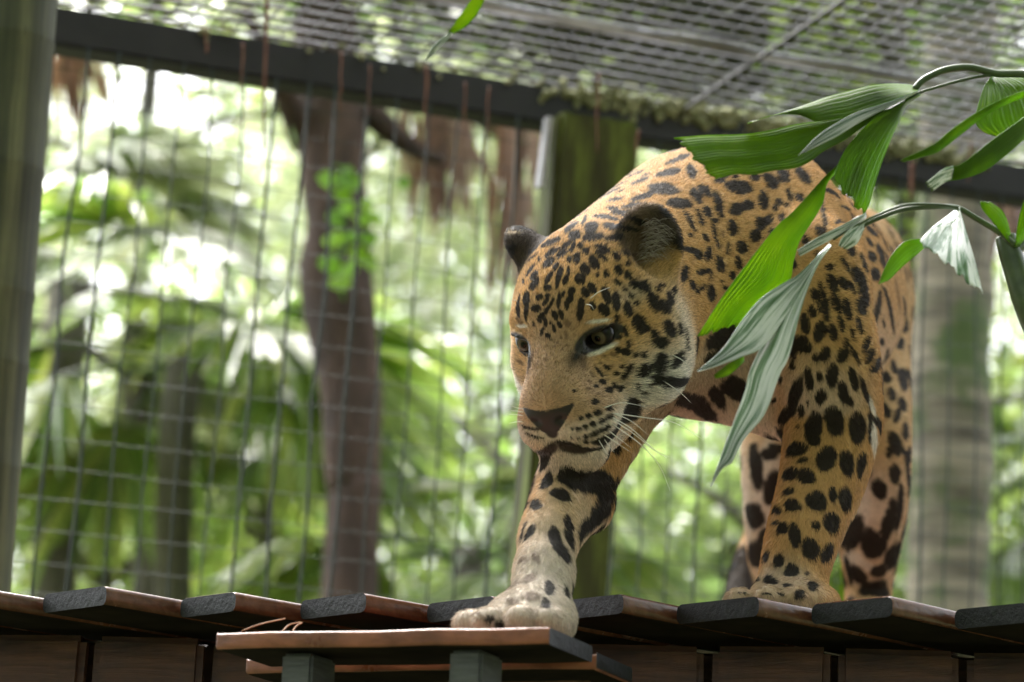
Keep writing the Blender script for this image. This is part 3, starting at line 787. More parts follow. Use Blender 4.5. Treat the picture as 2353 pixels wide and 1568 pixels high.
# --- near shoulder and planted foreleg (jaguar's left)
cap(P(1790, 440, 4.16), P(1850, 640, 4.04), 0.055, 0.085, 0.05)
chain(spline([(P(1850, 640, 4.04), 0.085), (P(1892, 800, 4.02), 0.078), (P(1912, 950, 4.06), 0.070), (P(1890, 1100, 4.05), 0.0605), (P(1846, 1230, 4.01), 0.0510), (P(1824, 1320, 3.99), 0.0460), (P(1815, 1385, 3.98), 0.046)]), 0.035)
ell(P(1965, 965, 4.13), (0.04, 0.05, 0.06), None, 0.04)                     # elbow
PAWL = P(1822, 1400, 3.95); PAWL[2] = DECK_Z + 0.024
ell(PAWL, (0.064, 0.075, 0.036), rot3('Z', 20), 0.025)
for tx, ty in ((-0.056, -0.042), (-0.021, -0.072), (0.018, -0.072), (0.05, -0.045)):
    ell(PAWL + np.array([tx - 0.022, ty, -0.008]), (0.0215, 0.034, 0.022), rot3('Z', -14), 0.010)
# --- reaching foreleg (jaguar's right)
chain(spline([(P(1480, 700, 4.10), 0.11), (P(1436, 860, 4.04), 0.076), (P(1358, 1085, 3.93), 0.040), (P(1345, 1160, 3.89), 0.034)]), 0.04)
chain(spline([(P(1346, 1000, 3.93), 0.042), (P(1310, 1060, 3.85), 0.037), (P(1276, 1150, 3.78), 0.0330), (P(1258, 1230, 3.73), 0.0318), (P(1250, 1320, 3.68), 0.0325)]), 0.03)
cap(P(1342, 1160, 3.89), P(1262, 1250, 3.73), 0.032, 0.032, 0.03)
PAWR = P(1236, 1398, 3.63); PAWR[2] = STEP_Z + 0.043
cap(P(1250, 1320, 3.68), PAWR, 0.0325, 0.042, 0.03)
ell(PAWR + np.array([-0.012, -0.01, -0.006]), (0.055, 0.060, 0.034), rot3('Z', 35), 0.03)
for tx, ty, tz in ((-0.080, -0.020, -0.018), (-0.056, -0.052, -0.018), (-0.019, -0.066, -0.016), (0.017, -0.056, -0.015)):
    ell(PAWR + np.array([tx, ty, tz]), (0.0200, 0.034, 0.021), rot3('Z', -48 if tx < -0.03 else -30), 0.005)
# --- hind legs
chain(spline([(P(1975, 720, 4.95), 0.088), (P(1990, 880, 4.84), 0.076), (P(2002, 1010, 4.76), 0.0665), (P(2004, 1120, 4.80), 0.062), (P(2000, 1230, 4.88), 0.054), (P(1996, 1340, 4.98), 0.041), (P(1990, 1450, 4.93), 0.036), (P(1984, 1560, 4.90), 0.036)]), 0.05)
PH = P(1978, 1560, 4.84); PH[2] = DECK_Z + 0.038; ell(PH, (0.052, 0.08, 0.038), None, 0.03)
chain(spline([(P(1830, 740, 4.98), 0.085), (P(1800, 930, 4.92), 0.072), (P(1778, 1040, 4.88), 0.056), (P(1772, 1140, 4.92), 0.048), (P(1772, 1240, 4.99), 0.043), (P(1780, 1345, 5.05), 0.040), (P(1770, 1450, 5.00), 0.036), (P(1765, 1560, 4.97), 0.036)]), 0.05)
PH = P(1760, 1560, 4.90); PH[2] = DECK_Z + 0.038; ell(PH, (0.052, 0.08, 0.038), None, 0.03)
# --- tail
chain(spline([(P(1930, 600, 5.04), 0.05), (P(1915, 720, 5.14), 0.034), (P(1880, 900, 5.20), 0.030), (P(1790, 1120, 5.20), 0.027), (P(1715, 1300, 5.14), 0.025), (P(1690, 1390, 5.08), 0.022)]), 0.02)
# --- head
def hval(r, u, f):
    p = H(r, u, f)
    return FIELD[int(np.searchsorted(GX, p[0])), int(np.searchsorted(GY, p[1])), int(np.searchsorted(GZ, p[2]))]
def hsurf(r, u, f0=0.26):
    f = f0
    while f > 0 and hval(r, u, f) > 0: f -= 0.001
    return f
hell((0.004, 0.030, -0.005), (0.090, 0.086, 0.105), k=0.04)            # skull
for s in (-1, 1):
    hell((s * 0.068 if s > 0 else -0.060, -0.040, -0.022 if s > 0 else -0.030), (0.055 if s > 0 else 0.050, 0.075, 0.080), k=0.045)  # cheeks
    hell((s * 0.070, -0.072, -0.018), (0.040, 0.045, 0.055), k=0.04)   # jaw corner ruff
    hell((s * 0.044, 0.029, 0.068), (0.034, 0.019, 0.028), k=0.030)    # brow
    hell((s * 0.054, -0.034, 0.055), (0.036, 0.030, 0.034), k=0.035)   # cheekbone under the eye
    hell((s * 0.034 if s > 0 else -0.025, -0.099, 0.132), (0.041 if s > 0 else 0.036, 0.035, 0.051), k=0.018)   # whisker pad
hell((0, 0.040, 0.066), (0.050, 0.045, 0.045), k=0.04)              # forehead
hcap((0, 0.015, 0.076), (0, -0.050, 0.140), 0.043, 0.041, 0.03)     # bridge of the nose
hell((0, -0.062, 0.158), (0.037, 0.022, 0.026), k=0.02)             # nose
hell((0, -0.076, 0.170), (0.030, 0.016, 0.014), k=0.010)            # nose pad
hcap((0, -0.060, 0.03), (0, -0.090, 0.115), 0.072, 0.050, 0.04)     # muzzle core
hcap((0, -0.114, 0.04), (0, -0.134, 0.118), 0.062, 0.040, 0.03)     # lower jaw
hell((0.004, -0.150, 0.128), (0.046, 0.023, 0.029), k=0.015)            # chin
# ears: rounded shells
def ear(e, ER, size, depth):
    hell(e, (0.050 * size, 0.062 * size, 0.022), ER, 0.018)
    nrm = ER @ np.array([0, 0, 1.0])
    hell(e + nrm * depth, (0.041 * size, 0.052 * size, 0.020), ER, 0.008, sub=True)
ear(np.array([0.092, 0.088, -0.050]), rot3('Y', 45) @ rot3('X', -14) @ rot3('Z', -14), 0.96, 0.0225)
_t = np.array([-0.60, 0.78, -0.15]); _t /= np.linalg.norm(_t)
_n = np.array([-0.80, -0.60, 0.02]); _n -= _t * (_n @ _t); _n /= np.linalg.norm(_n)
ear(np.array([-0.086, 0.088, -0.055]), np.stack([np.cross(_t, _n), _t, _n], 1), 0.84, 0.016)
# eye sockets, nostrils, mouth line
EYES = []
for s in (-1, 1):
    f = hsurf(s * 0.056, 0.004)
    EYES.append((s * 0.0545, 0.004, f - 0.0185))
    hell((s * 0.056, 0.004, f - 0.004), (0.0205, 0.0118, 0.020), rot3('Y', s * 28) @ rot3('Z', s * 10), 0.007, sub=True)
    hell((s * 0.056, 0.0168, f - 0.001), (0.021, 0.0048, 0.011), rot3('Y', s * 28) @ rot3('Z', s * 10), 0.006)   # upper lid
    f = hsurf(s * 0.017, -0.082)
    hell((s * 0.018, -0.082, f), (0.0085, 0.0048, 0.010), rot3('Z', s * 25), 0.004, sub=True)
    ml = [(0, -0.098), (0, -0.121), (s * 0.030, -0.130), (s * 0.056, -0.120)]
    pts = [(r, u, hsurf(r, u)) for r, u in ml] + [(s * 0.078, -0.104, 0.085)]
    for a, b, w in zip(pts[:-1], pts[1:], (0.0022, 0.0035, 0.0035, 0.003)): hcap(a, b, w, w, 0.004, sub=True)

def surface_nets():
    Fd = FIELD
    neg = Fd < 0
    nx, ny, nz = Fd.shape
    cnt = np.zeros((nx - 1, ny - 1, nz - 1), np.uint8)
    for i in (0, 1):
        for j in (0, 1):
            for k in (0, 1):
                cnt += neg[i:nx - 1 + i, j:ny - 1 + j, k:nz - 1 + k]
    act = (cnt > 0) & (cnt < 8)
    ci = np.argwhere(act)
    idx = np.full(act.shape, -1, np.int32); idx[act] = np.arange(len(ci))
    acc = np.zeros((len(ci), 3)); num = np.zeros(len(ci))
    G = (GX, GY, GZ)
    for ax in range(3):
        o1, o2 = [a for a in range(3) if a != ax]
        for a in (0, 1):
            for b in (0, 1):
                c0 = ci.copy(); c0[:, o1] += a; c0[:, o2] += b
                c1 = c0.copy(); c1[:, ax] += 1
                f0 = Fd[c0[:, 0], c0[:, 1], c0[:, 2]]; f1 = Fd[c1[:, 0], c1[:, 1], c1[:, 2]]
                m = (f0 < 0) != (f1 < 0)
                t = np.where(m, f0 / (f0 - f1 + 1e-12), 0)
                p = np.stack([G[q][c0[:, q]] for q in range(3)], 1).astype(float)
                p[:, ax] += t * (G[ax][c1[:, ax]] - G[ax][c0[:, ax]])
                acc[m] += p[m]; num[m] += 1
    verts = acc / num[:, None]
    quads = []
    for ax in range(3):
        o1, o2 = [(1, 2), (2, 0), (0, 1)][ax]
        s0 = [slice(None)] * 3; s1 = [slice(None)] * 3
        s0[ax] = slice(0, -1); s1[ax] = slice(1, None)
        a = neg[tuple(s0)]; b = neg[tuple(s1)]
        e = np.argwhere(a != b)
        ok = (e[:, o1] > 0) & (e[:, o2] > 0) & (e[:, o1] < Fd.shape[o1] - 1) & (e[:, o2] < Fd.shape[o2] - 1)
        e = e[ok]
        flip = a[e[:, 0], e[:, 1], e[:, 2]]
        q = []
        for d1, d2 in ((-1, -1), (0, -1), (0, 0), (-1, 0)):
            c = e.copy(); c[:, o1] += d1; c[:, o2] += d2
            q.append(idx[c[:, 0], c[:, 1], c[:, 2]])
        q = np.stack(q, 1)
        q[~flip] = q[~flip][:, ::-1]
        quads.append(q)
    return verts, np.concatenate(quads)
jv, jq = surface_nets()
# keep the biggest connected piece only, and relax it a little
def relax(v, q, n=2, lam=0.5):
    e = np.concatenate([q[:, [0, 1]], q[:, [1, 2]], q[:, [2, 3]], q[:, [3, 0]]])
    e = np.concatenate([e, e[:, ::-1]])
    deg = np.bincount(e[:, 0], minlength=len(v))[:, None]
    for _ in range(n):
        s = np.stack([np.bincount(e[:, 0], weights=v[e[:, 1], k], minlength=len(v)) for k in range(3)], 1)
        v = v + lam * (s / np.maximum(deg, 1) - v)
    return v
jv = relax(jv, jq, 2, 0.5)
# ------------------------------------------------------------------ coat: spots surveyed on the animal, some painted rim light and shade: k black, w white, b brown
SURVEY = {
 'A': (1149, 488.3, .19535), 'B': (1149, 746.8, .2198), 'C': (1378.8, 344.7, .2198), 'D': (1666, 373.4, .2565),
 'E': (1694.8, 718, .2382), 'G': (1666, 1034, .4488), 'R': (1005, 919, .3664), 'S': (1321.4, 861.8, .3664)}
SP = {}
SP['A'] = """650,225,90,38,-28 830,175,95,50,-38 985,105,110,35,-55 1065,185,85,65,-60 1240,65,150,42,8 1460,20,130,38,5 1320,180,105,45,5 1510,205,110,30,5
1620,110,90,40,15 870,280,70,60,0 1090,305,125,45,-8 1335,315,110,42,-10 590,370,125,36,-25 610,480,90,32,-30 395,475,55,25,-40 375,555,90,18,-40 780,395,65,30,-45
860,400,50,25,-70 935,410,40,35,-30 1000,470,45,40,60 720,505,75,35,-30 835,455,45,28,-40 565,600,80,38,-40 460,570,22,22,0 895,550,65,42,-75 808,560,40,30,-60
1200,440,95,42,25 1195,530,85,32,40 1100,605,82,52,55 1360,535,62,38,55 1460,495,60,28,30 1500,620,38,25,50 355,700,85,25,-55 395,750,70,30,-50 995,680,68,52,45
650,650,55,30,-60 685,760,130,28,-80 728,700,60,18,-80 800,700,50,22,90 1380,690,65,48,60 1245,740,45,30,55 1138,745,28,22,40 570,775,75,28,-60 770,805,55,30,-75
945,785,65,58,50 1495,755,52,40,50 400,850,80,42,-55 275,835,25,25,0 555,895,48,42,-30 1375,835,45,28,40 1080,890,75,42,60 1575,855,60,50,20 1680,885,70,55,60
1460,915,30,20,40 840,935,50,40,-60 740,970,45,20,-75 1000,950,60,45,60 310,1020,70,42,-80 460,1005,48,42,-20 555,985,32,28,0 1245,975,95,45,65 1895,870,35,22,30
1850,915,45,25,60 2040,925,50,28,80 1535,995,45,25,50 690,1045,90,25,-85 820,1025,50,35,-60 535,1060,55,28,-50 1365,1055,110,48,85 1795,1060,120,65,70 1930,1130,85,60,60
1990,1020,85,42,75 600,1080,70,20,-65 425,1135,55,48,-20 215,1100,120,20,-85 310,1150,130,25,-85 780,1105,55,30,80 945,1140,130,42,95 1085,1105,50,35,60 1215,1150,75,60,50
1500,1155,85,50,80 1595,1080,28,25,0 545,1165,75,24,-60 645,1215,55,32,70 720,1205,55,28,75 480,1245,60,35,-70 535,1295,55,22,85 1625,1320,115,75,60 1700,1370,60,50,30
1365,1250,50,25,80 1980,1380,105,65,70 400,1325,30,14,-80 700,1325,40,22,60 635,1375,45,18,75 595,1305,18,14,0 495,1410,50,22,-70 1455,1395,70,30,60 560,1450,30,25,0
790,1310,50,35,60,b 230,1280,70,30,60,b 1150,1285,130,20,-8,w 260,1345,60,18,0,w"""
SP['B'] = """1050,262,160,34,-22,w 965,265,60,30,0,w 300,320,24,66,0,w 440,75,45,20,-75 565,45,40,16,80 500,120,32,25,40 530,165,15,12,0 1300,75,60,28,70 1240,135,32,28,30 1600,110,60,45,60 1650,190,80,65,20 1870,55,70,25,80
1940,150,130,14,85 1335,210,38,22,80 1310,285,48,38,20 1230,270,35,30,30 1410,320,28,24,0 1490,320,38,32,-70 1640,415,105,65,-70 1830,370,100,50,-50 1475,480,75,55,-60
1320,495,90,28,-55 1265,435,25,22,0 1110,445,40,20,45 1030,490,75,18,50 1210,512,30,24,0 1070,598,40,26,20 1000,640,25,20,0 1130,680,38,32,20 1185,630,35,22,60 1245,670,38,36,60
1410,640,32,22,-70 1465,700,22,20,0 1560,600,65,25,-35 985,800,35,30,0 770,690,22,18,0 1130,870,40,28,-30 1010,915,38,30,-20 915,950,30,24,-20 840,975,25,22,0
1140,950,50,20,-30 1060,1000,40,26,-30 965,1030,35,24,-20 890,1060,32,20,-10 815,1080,28,18,-5 755,1080,18,12,0 1080,1085,70,24,-25 985,1130,50,26,-15 900,1165,34,22,-10
815,1180,18,14,0 740,1175,14,11,0 890,1220,28,16,0 980,1215,40,22,0 1330,930,110,80,-45 1230,1090,130,55,-60 1110,1200,100,36,-30 1370,800,55,40,0 700,1245,130,26,15 900,1300,170,20,5
310,1075,90,14,15 350,1160,90,12,20 868,230,75,34,80 860,360,110,40,85,b 230,280,70,12,45 215,390,40,20,40,b 320,400,120,12,-75,b 1700,620,60,30,-20 1890,610,130,40,-5 1960,760,130,60,25
1080,330,25,16,0,b 1180,310,35,22,30,b 1045,400,22,16,0,b 1160,430,18,14,0,b 960,520,35,16,50,b 930,590,20,16,0,b 915,670,26,20,0,b 1030,720,20,14,0,b 690,110,24,16,60,b 640,140,16,14,0,b
600,190,16,12,0,b 690,150,18,14,0,b 620,215,14,10,0,b 650,260,14,10,0,b 480,370,22,16,0,b 700,220,16,12,0,b 560,240,12,10,0,b"""  # long dark marks under the mouth: black lips and painted shadow
SP['C'] = """820,100,125,28,-22 470,270,70,12,-25 410,335,95,30,-22 210,440,50,12,-25 710,245,125,38,-12 950,225,75,50,70 650,410,150,58,5 430,500,120,28,-18 150,530,80,28,-12
340,590,120,28,-8 130,620,75,22,12 240,670,120,36,10 825,560,120,55,5 1000,480,90,50,60 1085,430,75,45,35 1225,560,140,45,75 1440,395,130,65,8 1110,645,60,42,60 935,750,120,24,60
1035,710,95,24,68 1420,620,75,65,0 1530,580,60,55,0 940,890,25,22,0 1095,915,55,22,65 1195,740,45,25,10 1185,850,110,22,80 1225,985,55,20,75 1275,880,50,22,90,b 1375,810,85,50,80
950,1050,100,30,15 1015,1095,55,40,45 1125,1080,75,32,-75 1330,1030,70,18,-80 1230,1180,90,28,80 1275,1200,80,22,80 1470,1015,65,52,60 1440,1180,75,35,85 870,1300,90,40,-75
1050,1275,40,32,0 1115,1260,40,30,0 1150,1320,45,15,-70 960,1410,50,32,80 1040,1450,65,22,-40 1155,1490,85,40,80 1375,1310,45,35,80 1300,1435,35,20,30 1265,1370,20,15,0 1240,330,60,28,0
1150,180,80,45,40 1320,150,90,50,10 1480,200,70,45,20 1180,60,100,40,-5 1400,50,100,40,0 1280,260,55,38,10"""
SP['D'] = """170,235,55,48,0 80,130,30,15,0 260,140,45,35,0 405,175,85,52,55 515,120,70,45,60 690,120,85,45,50 335,345,85,45,85 570,295,62,22,70 660,320,42,28,40 475,360,35,32,40 545,385,25,22,0
440,420,35,22,70 200,385,48,45,0 310,550,60,42,70 370,525,48,40,-40 260,660,58,48,-70 500,500,40,26,50 835,620,45,38,50 710,700,45,28,70 960,270,90,22,30 1070,400,95,42,35 1130,380,60,25,50
880,480,120,18,78 1010,530,30,30,0 1290,710,48,28,60 1310,610,75,35,40 1310,840,50,38,60 1400,830,110,40,75 1240,900,85,18,70 1125,800,40,32,60 1340,1000,60,45,60 820,830,35,20,60
1070,910,85,24,60 930,940,35,32,0 1215,1060,130,45,65 1240,1180,100,42,70 1215,1290,75,50,70 955,1075,85,42,65 1060,1080,65,38,60 1140,1130,60,20,65 850,1120,70,24,80 800,1180,55,35,65
895,1300,130,34,82 990,1260,105,38,70 1090,1310,95,34,78 1035,1440,80,28,75 780,1335,55,35,70 720,1440,85,40,80 845,1510,95,48,-80 960,1520,75,40,75 830,1260,90,12,80
1360,1340,180,30,-78 1480,1330,200,32,80 1420,1440,45,22,80 1545,1180,150,22,80,b 1610,1310,110,25,85 1600,1450,70,35,85 1200,1460,80,25,75 1480,620,70,28,60,b 1540,760,60,25,70,b 1620,1000,70,20,75,b
420,640,52,40,60 380,780,55,36,70 520,620,45,36,50 560,760,55,36,70 470,860,50,36,60 640,560,50,34,60 330,900,50,36,70 230,1000,52,38,60 420,1010,60,34,70 600,900,50,34,60
100,-40,80,50,10 300,-30,75,48,20 480,-20,70,40,40 820,330,60,34,60 760,440,50,30,60"""  # long thin dark mark on the shoulder paints the shade of the fold
SP['E'] = """725,10,28,30,0 1015,400,85,48,-75 1045,300,55,30,80 600,300,85,75,20 545,390,60,35,85 670,330,60,50,60 755,425,40,42,0 845,390,70,48,-75 530,505,48,30,80 690,640,110,40,82 787,610,45,32,85
915,605,105,55,-85 1115,640,110,40,75 550,800,180,55,-75 470,980,110,50,-60 615,940,60,32,80 805,810,72,55,-80 1020,770,105,48,80 1075,850,60,38,60 1220,740,130,24,72 935,1040,140,82,75
735,1100,140,80,-80 1160,1110,140,78,85 1275,1000,80,20,85 1270,1150,110,18,88 560,1315,90,65,-25 735,1220,60,60,0 630,1420,55,25,-15 860,1415,115,90,-70 1055,1450,120,68,80 1195,1460,115,40,-80
580,1100,25,15,80 680,870,28,15,80 350,840,25,25,0 410,640,40,20,80 1240,310,75,32,-75 1275,415,75,32,-70 1390,280,52,38,80 1345,500,90,35,-65 1440,400,55,25,-70 1180,120,60,18,80 1565,300,60,38,-80
1430,630,60,42,60 1595,650,105,42,80 1500,520,70,25,80 1485,785,68,35,80 1425,945,78,42,70 1590,890,65,40,70 1540,990,75,30,-75 1620,1145,80,32,85 1375,1090,90,42,80 1520,1270,110,60,70
1460,1340,60,30,-80 1650,1400,100,25,-82 1520,1530,60,45,85 1680,880,60,15,85 1685,1060,50,15,85 380,1310,80,40,20 1100,200,70,18,75 1105,370,60,18,75 1150,440,70,16,75 1315,1200,160,32,84,w 1290,900,120,22,70,w"""  # white marks along the foreleg's right edge paint its rim light
SP['G'] = """215,180,60,190,0,w 690,290,50,120,0,w 640,560,50,40,0,w 725,590,70,22,35,w 155,90,110,32,82 240,195,80,40,-80 225,20,40,30,0 145,335,65,45,70 195,440,45,25,-70 150,535,62,45,-85
330,120,40,28,-25 415,135,45,38,25 325,210,28,18,-15 345,278,38,30,15 470,257,50,44,30 550,225,38,20,88 618,250,60,36,85 265,300,25,18,60 295,400,32,24,-50 357,430,58,28,85 463,383,22,20,0
550,373,50,40,80 440,500,52,42,60 210,540,30,15,-75 525,525,52,28,-60 275,562,36,26,80 340,620,36,34,30 418,632,14,10,0 240,668,32,20,10 325,698,26,14,5 382,733,24,20,0 448,692,26,24,0 260,370,18,12,0
175,655,15,12,0 215,735,28,8,5 290,740,18,6,0 100,732,10,5,0 70,730,8,5,0 650,420,95,50,-75 760,480,75,60,60 840,370,110,32,-75 790,200,50,35,70 870,125,48,26,85 895,290,115,16,-85 870,540,72,32,-65
675,635,55,32,50 790,620,45,28,-20 775,715,80,40,10 935,90,100,10,85 630,610,70,14,75"""
SP['R'] = """670,370,60,28,-70 605,530,75,16,-72 690,510,50,30,-50 775,590,65,32,25 620,655,35,30,-50 585,825,55,20,-60 540,820,60,8,-75 740,880,80,32,70 820,770,60,24,75 830,870,70,24,75 800,960,60,22,65
540,1000,30,20,0,b 620,990,40,20,60,b 580,1120,50,25,-20,b 490,1160,50,20,-50,b 590,1230,60,30,0,b 480,1270,50,25,30,b 700,1180,40,25,70 330,1370,30,22,0 250,1330,25,12,0,b 410,1400,30,25,80 800,1200,40,20,70
680,1280,35,25,80 968,498,120,88,40 1060,600,60,60,0 930,790,80,50,-60 840,450,50,30,40 1000,720,90,45,-60"""
SP['S'] = """620,50,115,30,5 740,165,115,50,22 890,130,75,38,55 1000,80,100,65,30 920,-250,130,55,-35 860,-120,60,30,-30"""

body = fast_mesh('jaguar', jv, jq, None, None, True)
sub = body.modifiers.new('s', 'SUBSURF'); sub.levels = 1; sub.render_levels = 1
dg = bpy.context.evaluated_depsgraph_get()
me2 = bpy.data.meshes.new_from_object(body.evaluated_get(dg))
body.modifiers.clear()
old = body.data; body.data = me2; bpy.data.meshes.remove(old); me2.name = 'jaguar'
NV = len(me2.vertices)
bv = np.empty(NV * 3, np.float32); me2.vertices.foreach_get('co', bv); bv = bv.reshape(-1, 3).astype(np.float64)
bn = np.empty(NV * 3, np.float32); me2.vertex_normals.foreach_get('vector', bn); bn = bn.reshape(-1, 3).astype(np.float64)
coarse = BVHTree.FromPolygons([tuple(v) for v in jv], [tuple(int(i) for i in q) for q in jq])

SPOTS = []      # centre, axis u, axis v, normal, kind
def survey_spot(px, py, a, b, ang, kind):
    d = Vector(P(px, py, 4.0) - CAM_C).normalized()
    loc, nrm, i, dist = coarse.ray_cast(Vector(CAM_C), d)
    if loc is None or loc.y > 5.3: return
    n = np.array(nrm); c = np.array(loc)
    if n @ np.array(d) > 0: n = -n
    axs = []
    for s, an in ((a, ang), (b, ang + 90)):
        q = P(px + s * math.cos(rad(an)), py + s * math.sin(rad(an)), 4.0) - CAM_C
        q /= np.linalg.norm(q)
        front = s * c[1] / FPX
        den = q @ n
        hit = CAM_C + q * (((c - CAM_C) @ n) / den) if abs(den) > 0.05 else c + (q - np.array(d)) * dist
        u = hit - c; L = np.linalg.norm(u)
        u *= min(L, 3.2 * front) / L
        axs.append(u)
    SPOTS.append((c, axs[0], axs[1], n, kind))
for key, txt in SP.items():
    ox, oy, sc_ = SURVEY[key]
    for it in txt.split():
        f = it.split(',')
        survey_spot(ox + float(f[0]) * sc_, oy + float(f[1]) * sc_, float(f[2]) * sc_, float(f[3]) * sc_, float(f[4]), f[5] if len(f) > 5 else 'k')
# the flanks and legs turned away carry rosettes and blotches too
_r = np.random.RandomState(3)
have = np.array([s[0] for s in SPOTS])
cand = _r.permutation(NV)[:9000]
for i in cand:
    p, n = bv[i], bn[i]
    hp = to_head(p)
    if hp[2] > 0.0 and np.linalg.norm(hp) < 0.2: continue
    w = CAM_C - p; w /= np.linalg.norm(w)
    if n @ w > 0.12:
        h = coarse.ray_cast(Vector(p + n * 0.01), Vector(w))
        if h[0] is None: continue
    if np.min(np.linalg.norm(have - p, axis=1)) < 0.041: continue
    t = np.array([0.25, 0.6, -0.8]); t -= n * (t @ n); t /= np.linalg.norm(t) + 1e-9
    b = np.cross(n, t); a = _r.uniform(0.011, 0.021)
    SPOTS.append((p, t * a, b * a * _r.uniform(0.55, 0.9), n, 'k')); have = np.vstack([have, p])

TAN, PALE, WHITE, BLACK, BROWN = (np.array(c) for c in ((0.54, 0.325, 0.138), (0.60, 0.46, 0.30), (0.76, 0.71, 0.65), (0.014, 0.012, 0.012), (0.10, 0.055, 0.035)))
def sstep(a, b, x):
    t = np.clip((x - a) / (b - a), 0, 1); return t * t * (3 - 2 * t)
def blob(p, c, r0, r1):
    return 1 - sstep(r0, r1, np.linalg.norm(p - c, axis=1))
def paint(p, n):
    """colour of the hair rooted at p, and how furry it is (0 on nose, lips and eye rims)"""
    N = len(p)
    nz = vnoise(p, 60) * 0.6 + vnoise(p, 170, 31) * 0.4
    col = np.repeat(TAN[None], N, 0)
    fur = np.ones(N)
    hp = to_head(p)
    inhead = sstep(0.20, 0.16, np.linalg.norm(hp - np.array([0, -0.02, 0.03]), axis=1)) if False else 1 - sstep(0.15, 0.20, np.linalg.norm(hp - np.array([0, -0.02, 0.04]), axis=1))
    # paler towards the belly, the insides of the legs and the far ends of the legs
    down = sstep(-0.10, -0.75, n[:, 2]) if False else sstep(0.10, 0.75, -n[:, 2])
    def lay(m, c, k=1.0):
        col[:] = col + (c - col) * np.clip(m * k, 0, 1)[:, None]
    lay(down * (1 - inhead), WHITE, 0.6)
    lay(sstep(0.55, 0.95, -n[:, 2]) * (1 - inhead), WHITE, 0.5)
    lay(blob(p, P(1250, 1260, 3.72), 0.06, 0.17), np.array([0.58, 0.41, 0.255]), 0.9)
    lay(blob(p, P(1330, 1200, 3.80), 0.03, 0.10), WHITE, 0.25)
    lay(blob(p, P(1200, 1420, 3.60), 0.07, 0.25), np.array([0.52, 0.455, 0.39]), 0.95)
    lay(blob(p, P(1760, 1400, 3.92), 0.06, 0.11), np.array([0.50, 0.40, 0.30]), 0.8)
    lay(sstep(4.2, 4.9, p[:, 1]), PALE, 0.55)
    lay(blob(p, P(1560, 880, 4.0), 0.06, 0.16), np.array([0.42, 0.32, 0.24]), 0.8)
    lay(blob(p, P(1762, 1150, 4.92), 0.03, 0.15), WHITE, 0.75)
    lay(blob(p, P(1950, 1180, 4.74), 0.03, 0.11), WHITE, 0.7)
    lay(blob(p, P(1702, 1345, 5.11), 0.07, 0.10), BLACK, 0.95)
    # head: forehead tan, greyer muzzle, white lips, chin and cheek
    r, u, f = hp[:, 0], hp[:, 1], hp[:, 2]
    ar = np.abs(r)
    muz = sstep(0.085, 0.135, f) * inhead
    lay(muz, np.array([0.42, 0.275, 0.18]), 0.85)
    lay(sstep(-0.095, -0.115, u) * 0 + sstep(0.076, 0.102, -u) * sstep(0.085, 0.125, f) * inhead, np.array([0.68, 0.60, 0.53]), 0.95)
    lay(sstep(0.128, 0.140, -u) * sstep(0.02, 0.08, f) * inhead, np.array([0.66, 0.58, 0.52]), 0.95)
    lay(np.exp(-(((ar - 0.098) / 0.042) ** 2 + ((u + 0.085) / 0.044) ** 2 + ((f - 0.02) / 0.075) ** 2)) * inhead, WHITE, 1.6)
    lay(np.exp(-(((ar - 0.066) / 0.022) ** 2 + ((u + 0.108) / 0.018) ** 2 + ((f - 0.09) / 0.03) ** 2)) * inhead, WHITE, 0.9)
    lay(np.exp(-(((ar - 0.125) / 0.012) ** 2 + ((u + 0.03) / 0.06) ** 2 + ((f + 0.03) / 0.03) ** 2)) * inhead, WHITE, 0.7)
    # ears: black behind with a cream patch, dark inside with pale fluff at the base
    for s in (-1, 1):
        e = np.array([s * 0.094, 0.090, -0.05])
        ed = np.linalg.norm(hp - e, axis=1)
        m = (1 - sstep(0.050, 0.064, ed)) * sstep(0.050, 0.085, u - 0.3 * (ar - 0.09))
        inner = np.exp(-(((r - 0.078) / 0.022) ** 2)) * (r > 0)
        lay(m, np.array([0.028, 0.022, 0.020]), 0.95)
        lay(m * inner, np.array([0.15, 0.095, 0.06]), 0.75)
    lay(np.exp(-(((r - 0.080) / 0.030) ** 2 + ((u - 0.042) / 0.016) ** 2 + ((f - 0.02) / 0.05) ** 2)), np.array([0.42, 0.35, 0.28]), 0.9)
    lay(blob(hp, np.array([-0.105, 0.132, -0.05]), 0.006, 0.017), np.array([0.55, 0.42, 0.28]))
    # spots
    order = np.argsort(p[:, 0]); xs = p[order, 0]
    wob = (vnoise(p, 95, 11) - 0.5) * 0.34 + (vnoise(p, 420, 5) - 0.5) * 0.18 - 0.13
    mk = {'k': np.zeros(N), 'w': np.zeros(N), 'b': np.zeros(N)}
    for c, uu, vv, nn, kind in SPOTS:
        R_ = max(np.linalg.norm(uu), np.linalg.norm(vv)) * 1.6 + 0.004
        i0, i1 = np.searchsorted(xs, c[0] - R_), np.searchsorted(xs, c[0] + R_)
        ii = order[i0:i1]
        d = p[ii] - c
        k = (np.abs(d[:, 1]) < R_ + 0.02) & (np.abs(d[:, 2]) < R_)
        ii = ii[k]; d = d[k]
        if not len(ii): continue
        h = 0.7 * max(np.linalg.norm(uu), np.linalg.norm(vv)) + 0.012
        B = np.linalg.inv(np.stack([uu, vv, nn * h], 1))
        q = d @ B.T
        e = np.sqrt((q ** 2).sum(1))
        soft = 0.12 if kind == 'k' else 0.38
        m = 1 - sstep(1.0 - soft, 1.0 + soft, e + wob[ii] * (1.0 if kind == 'k' else 0.5))
        m *= (n[ii] @ nn > -0.15)
        mk[kind][ii] = np.maximum(mk[kind][ii], m)
    lay(mk['w'], WHITE, 1.0)
    col *= (0.86 + 0.28 * nz)[:, None]
    lay(mk['b'], BROWN, 0.65)
    lay(mk['k'], BLACK, 0.97)
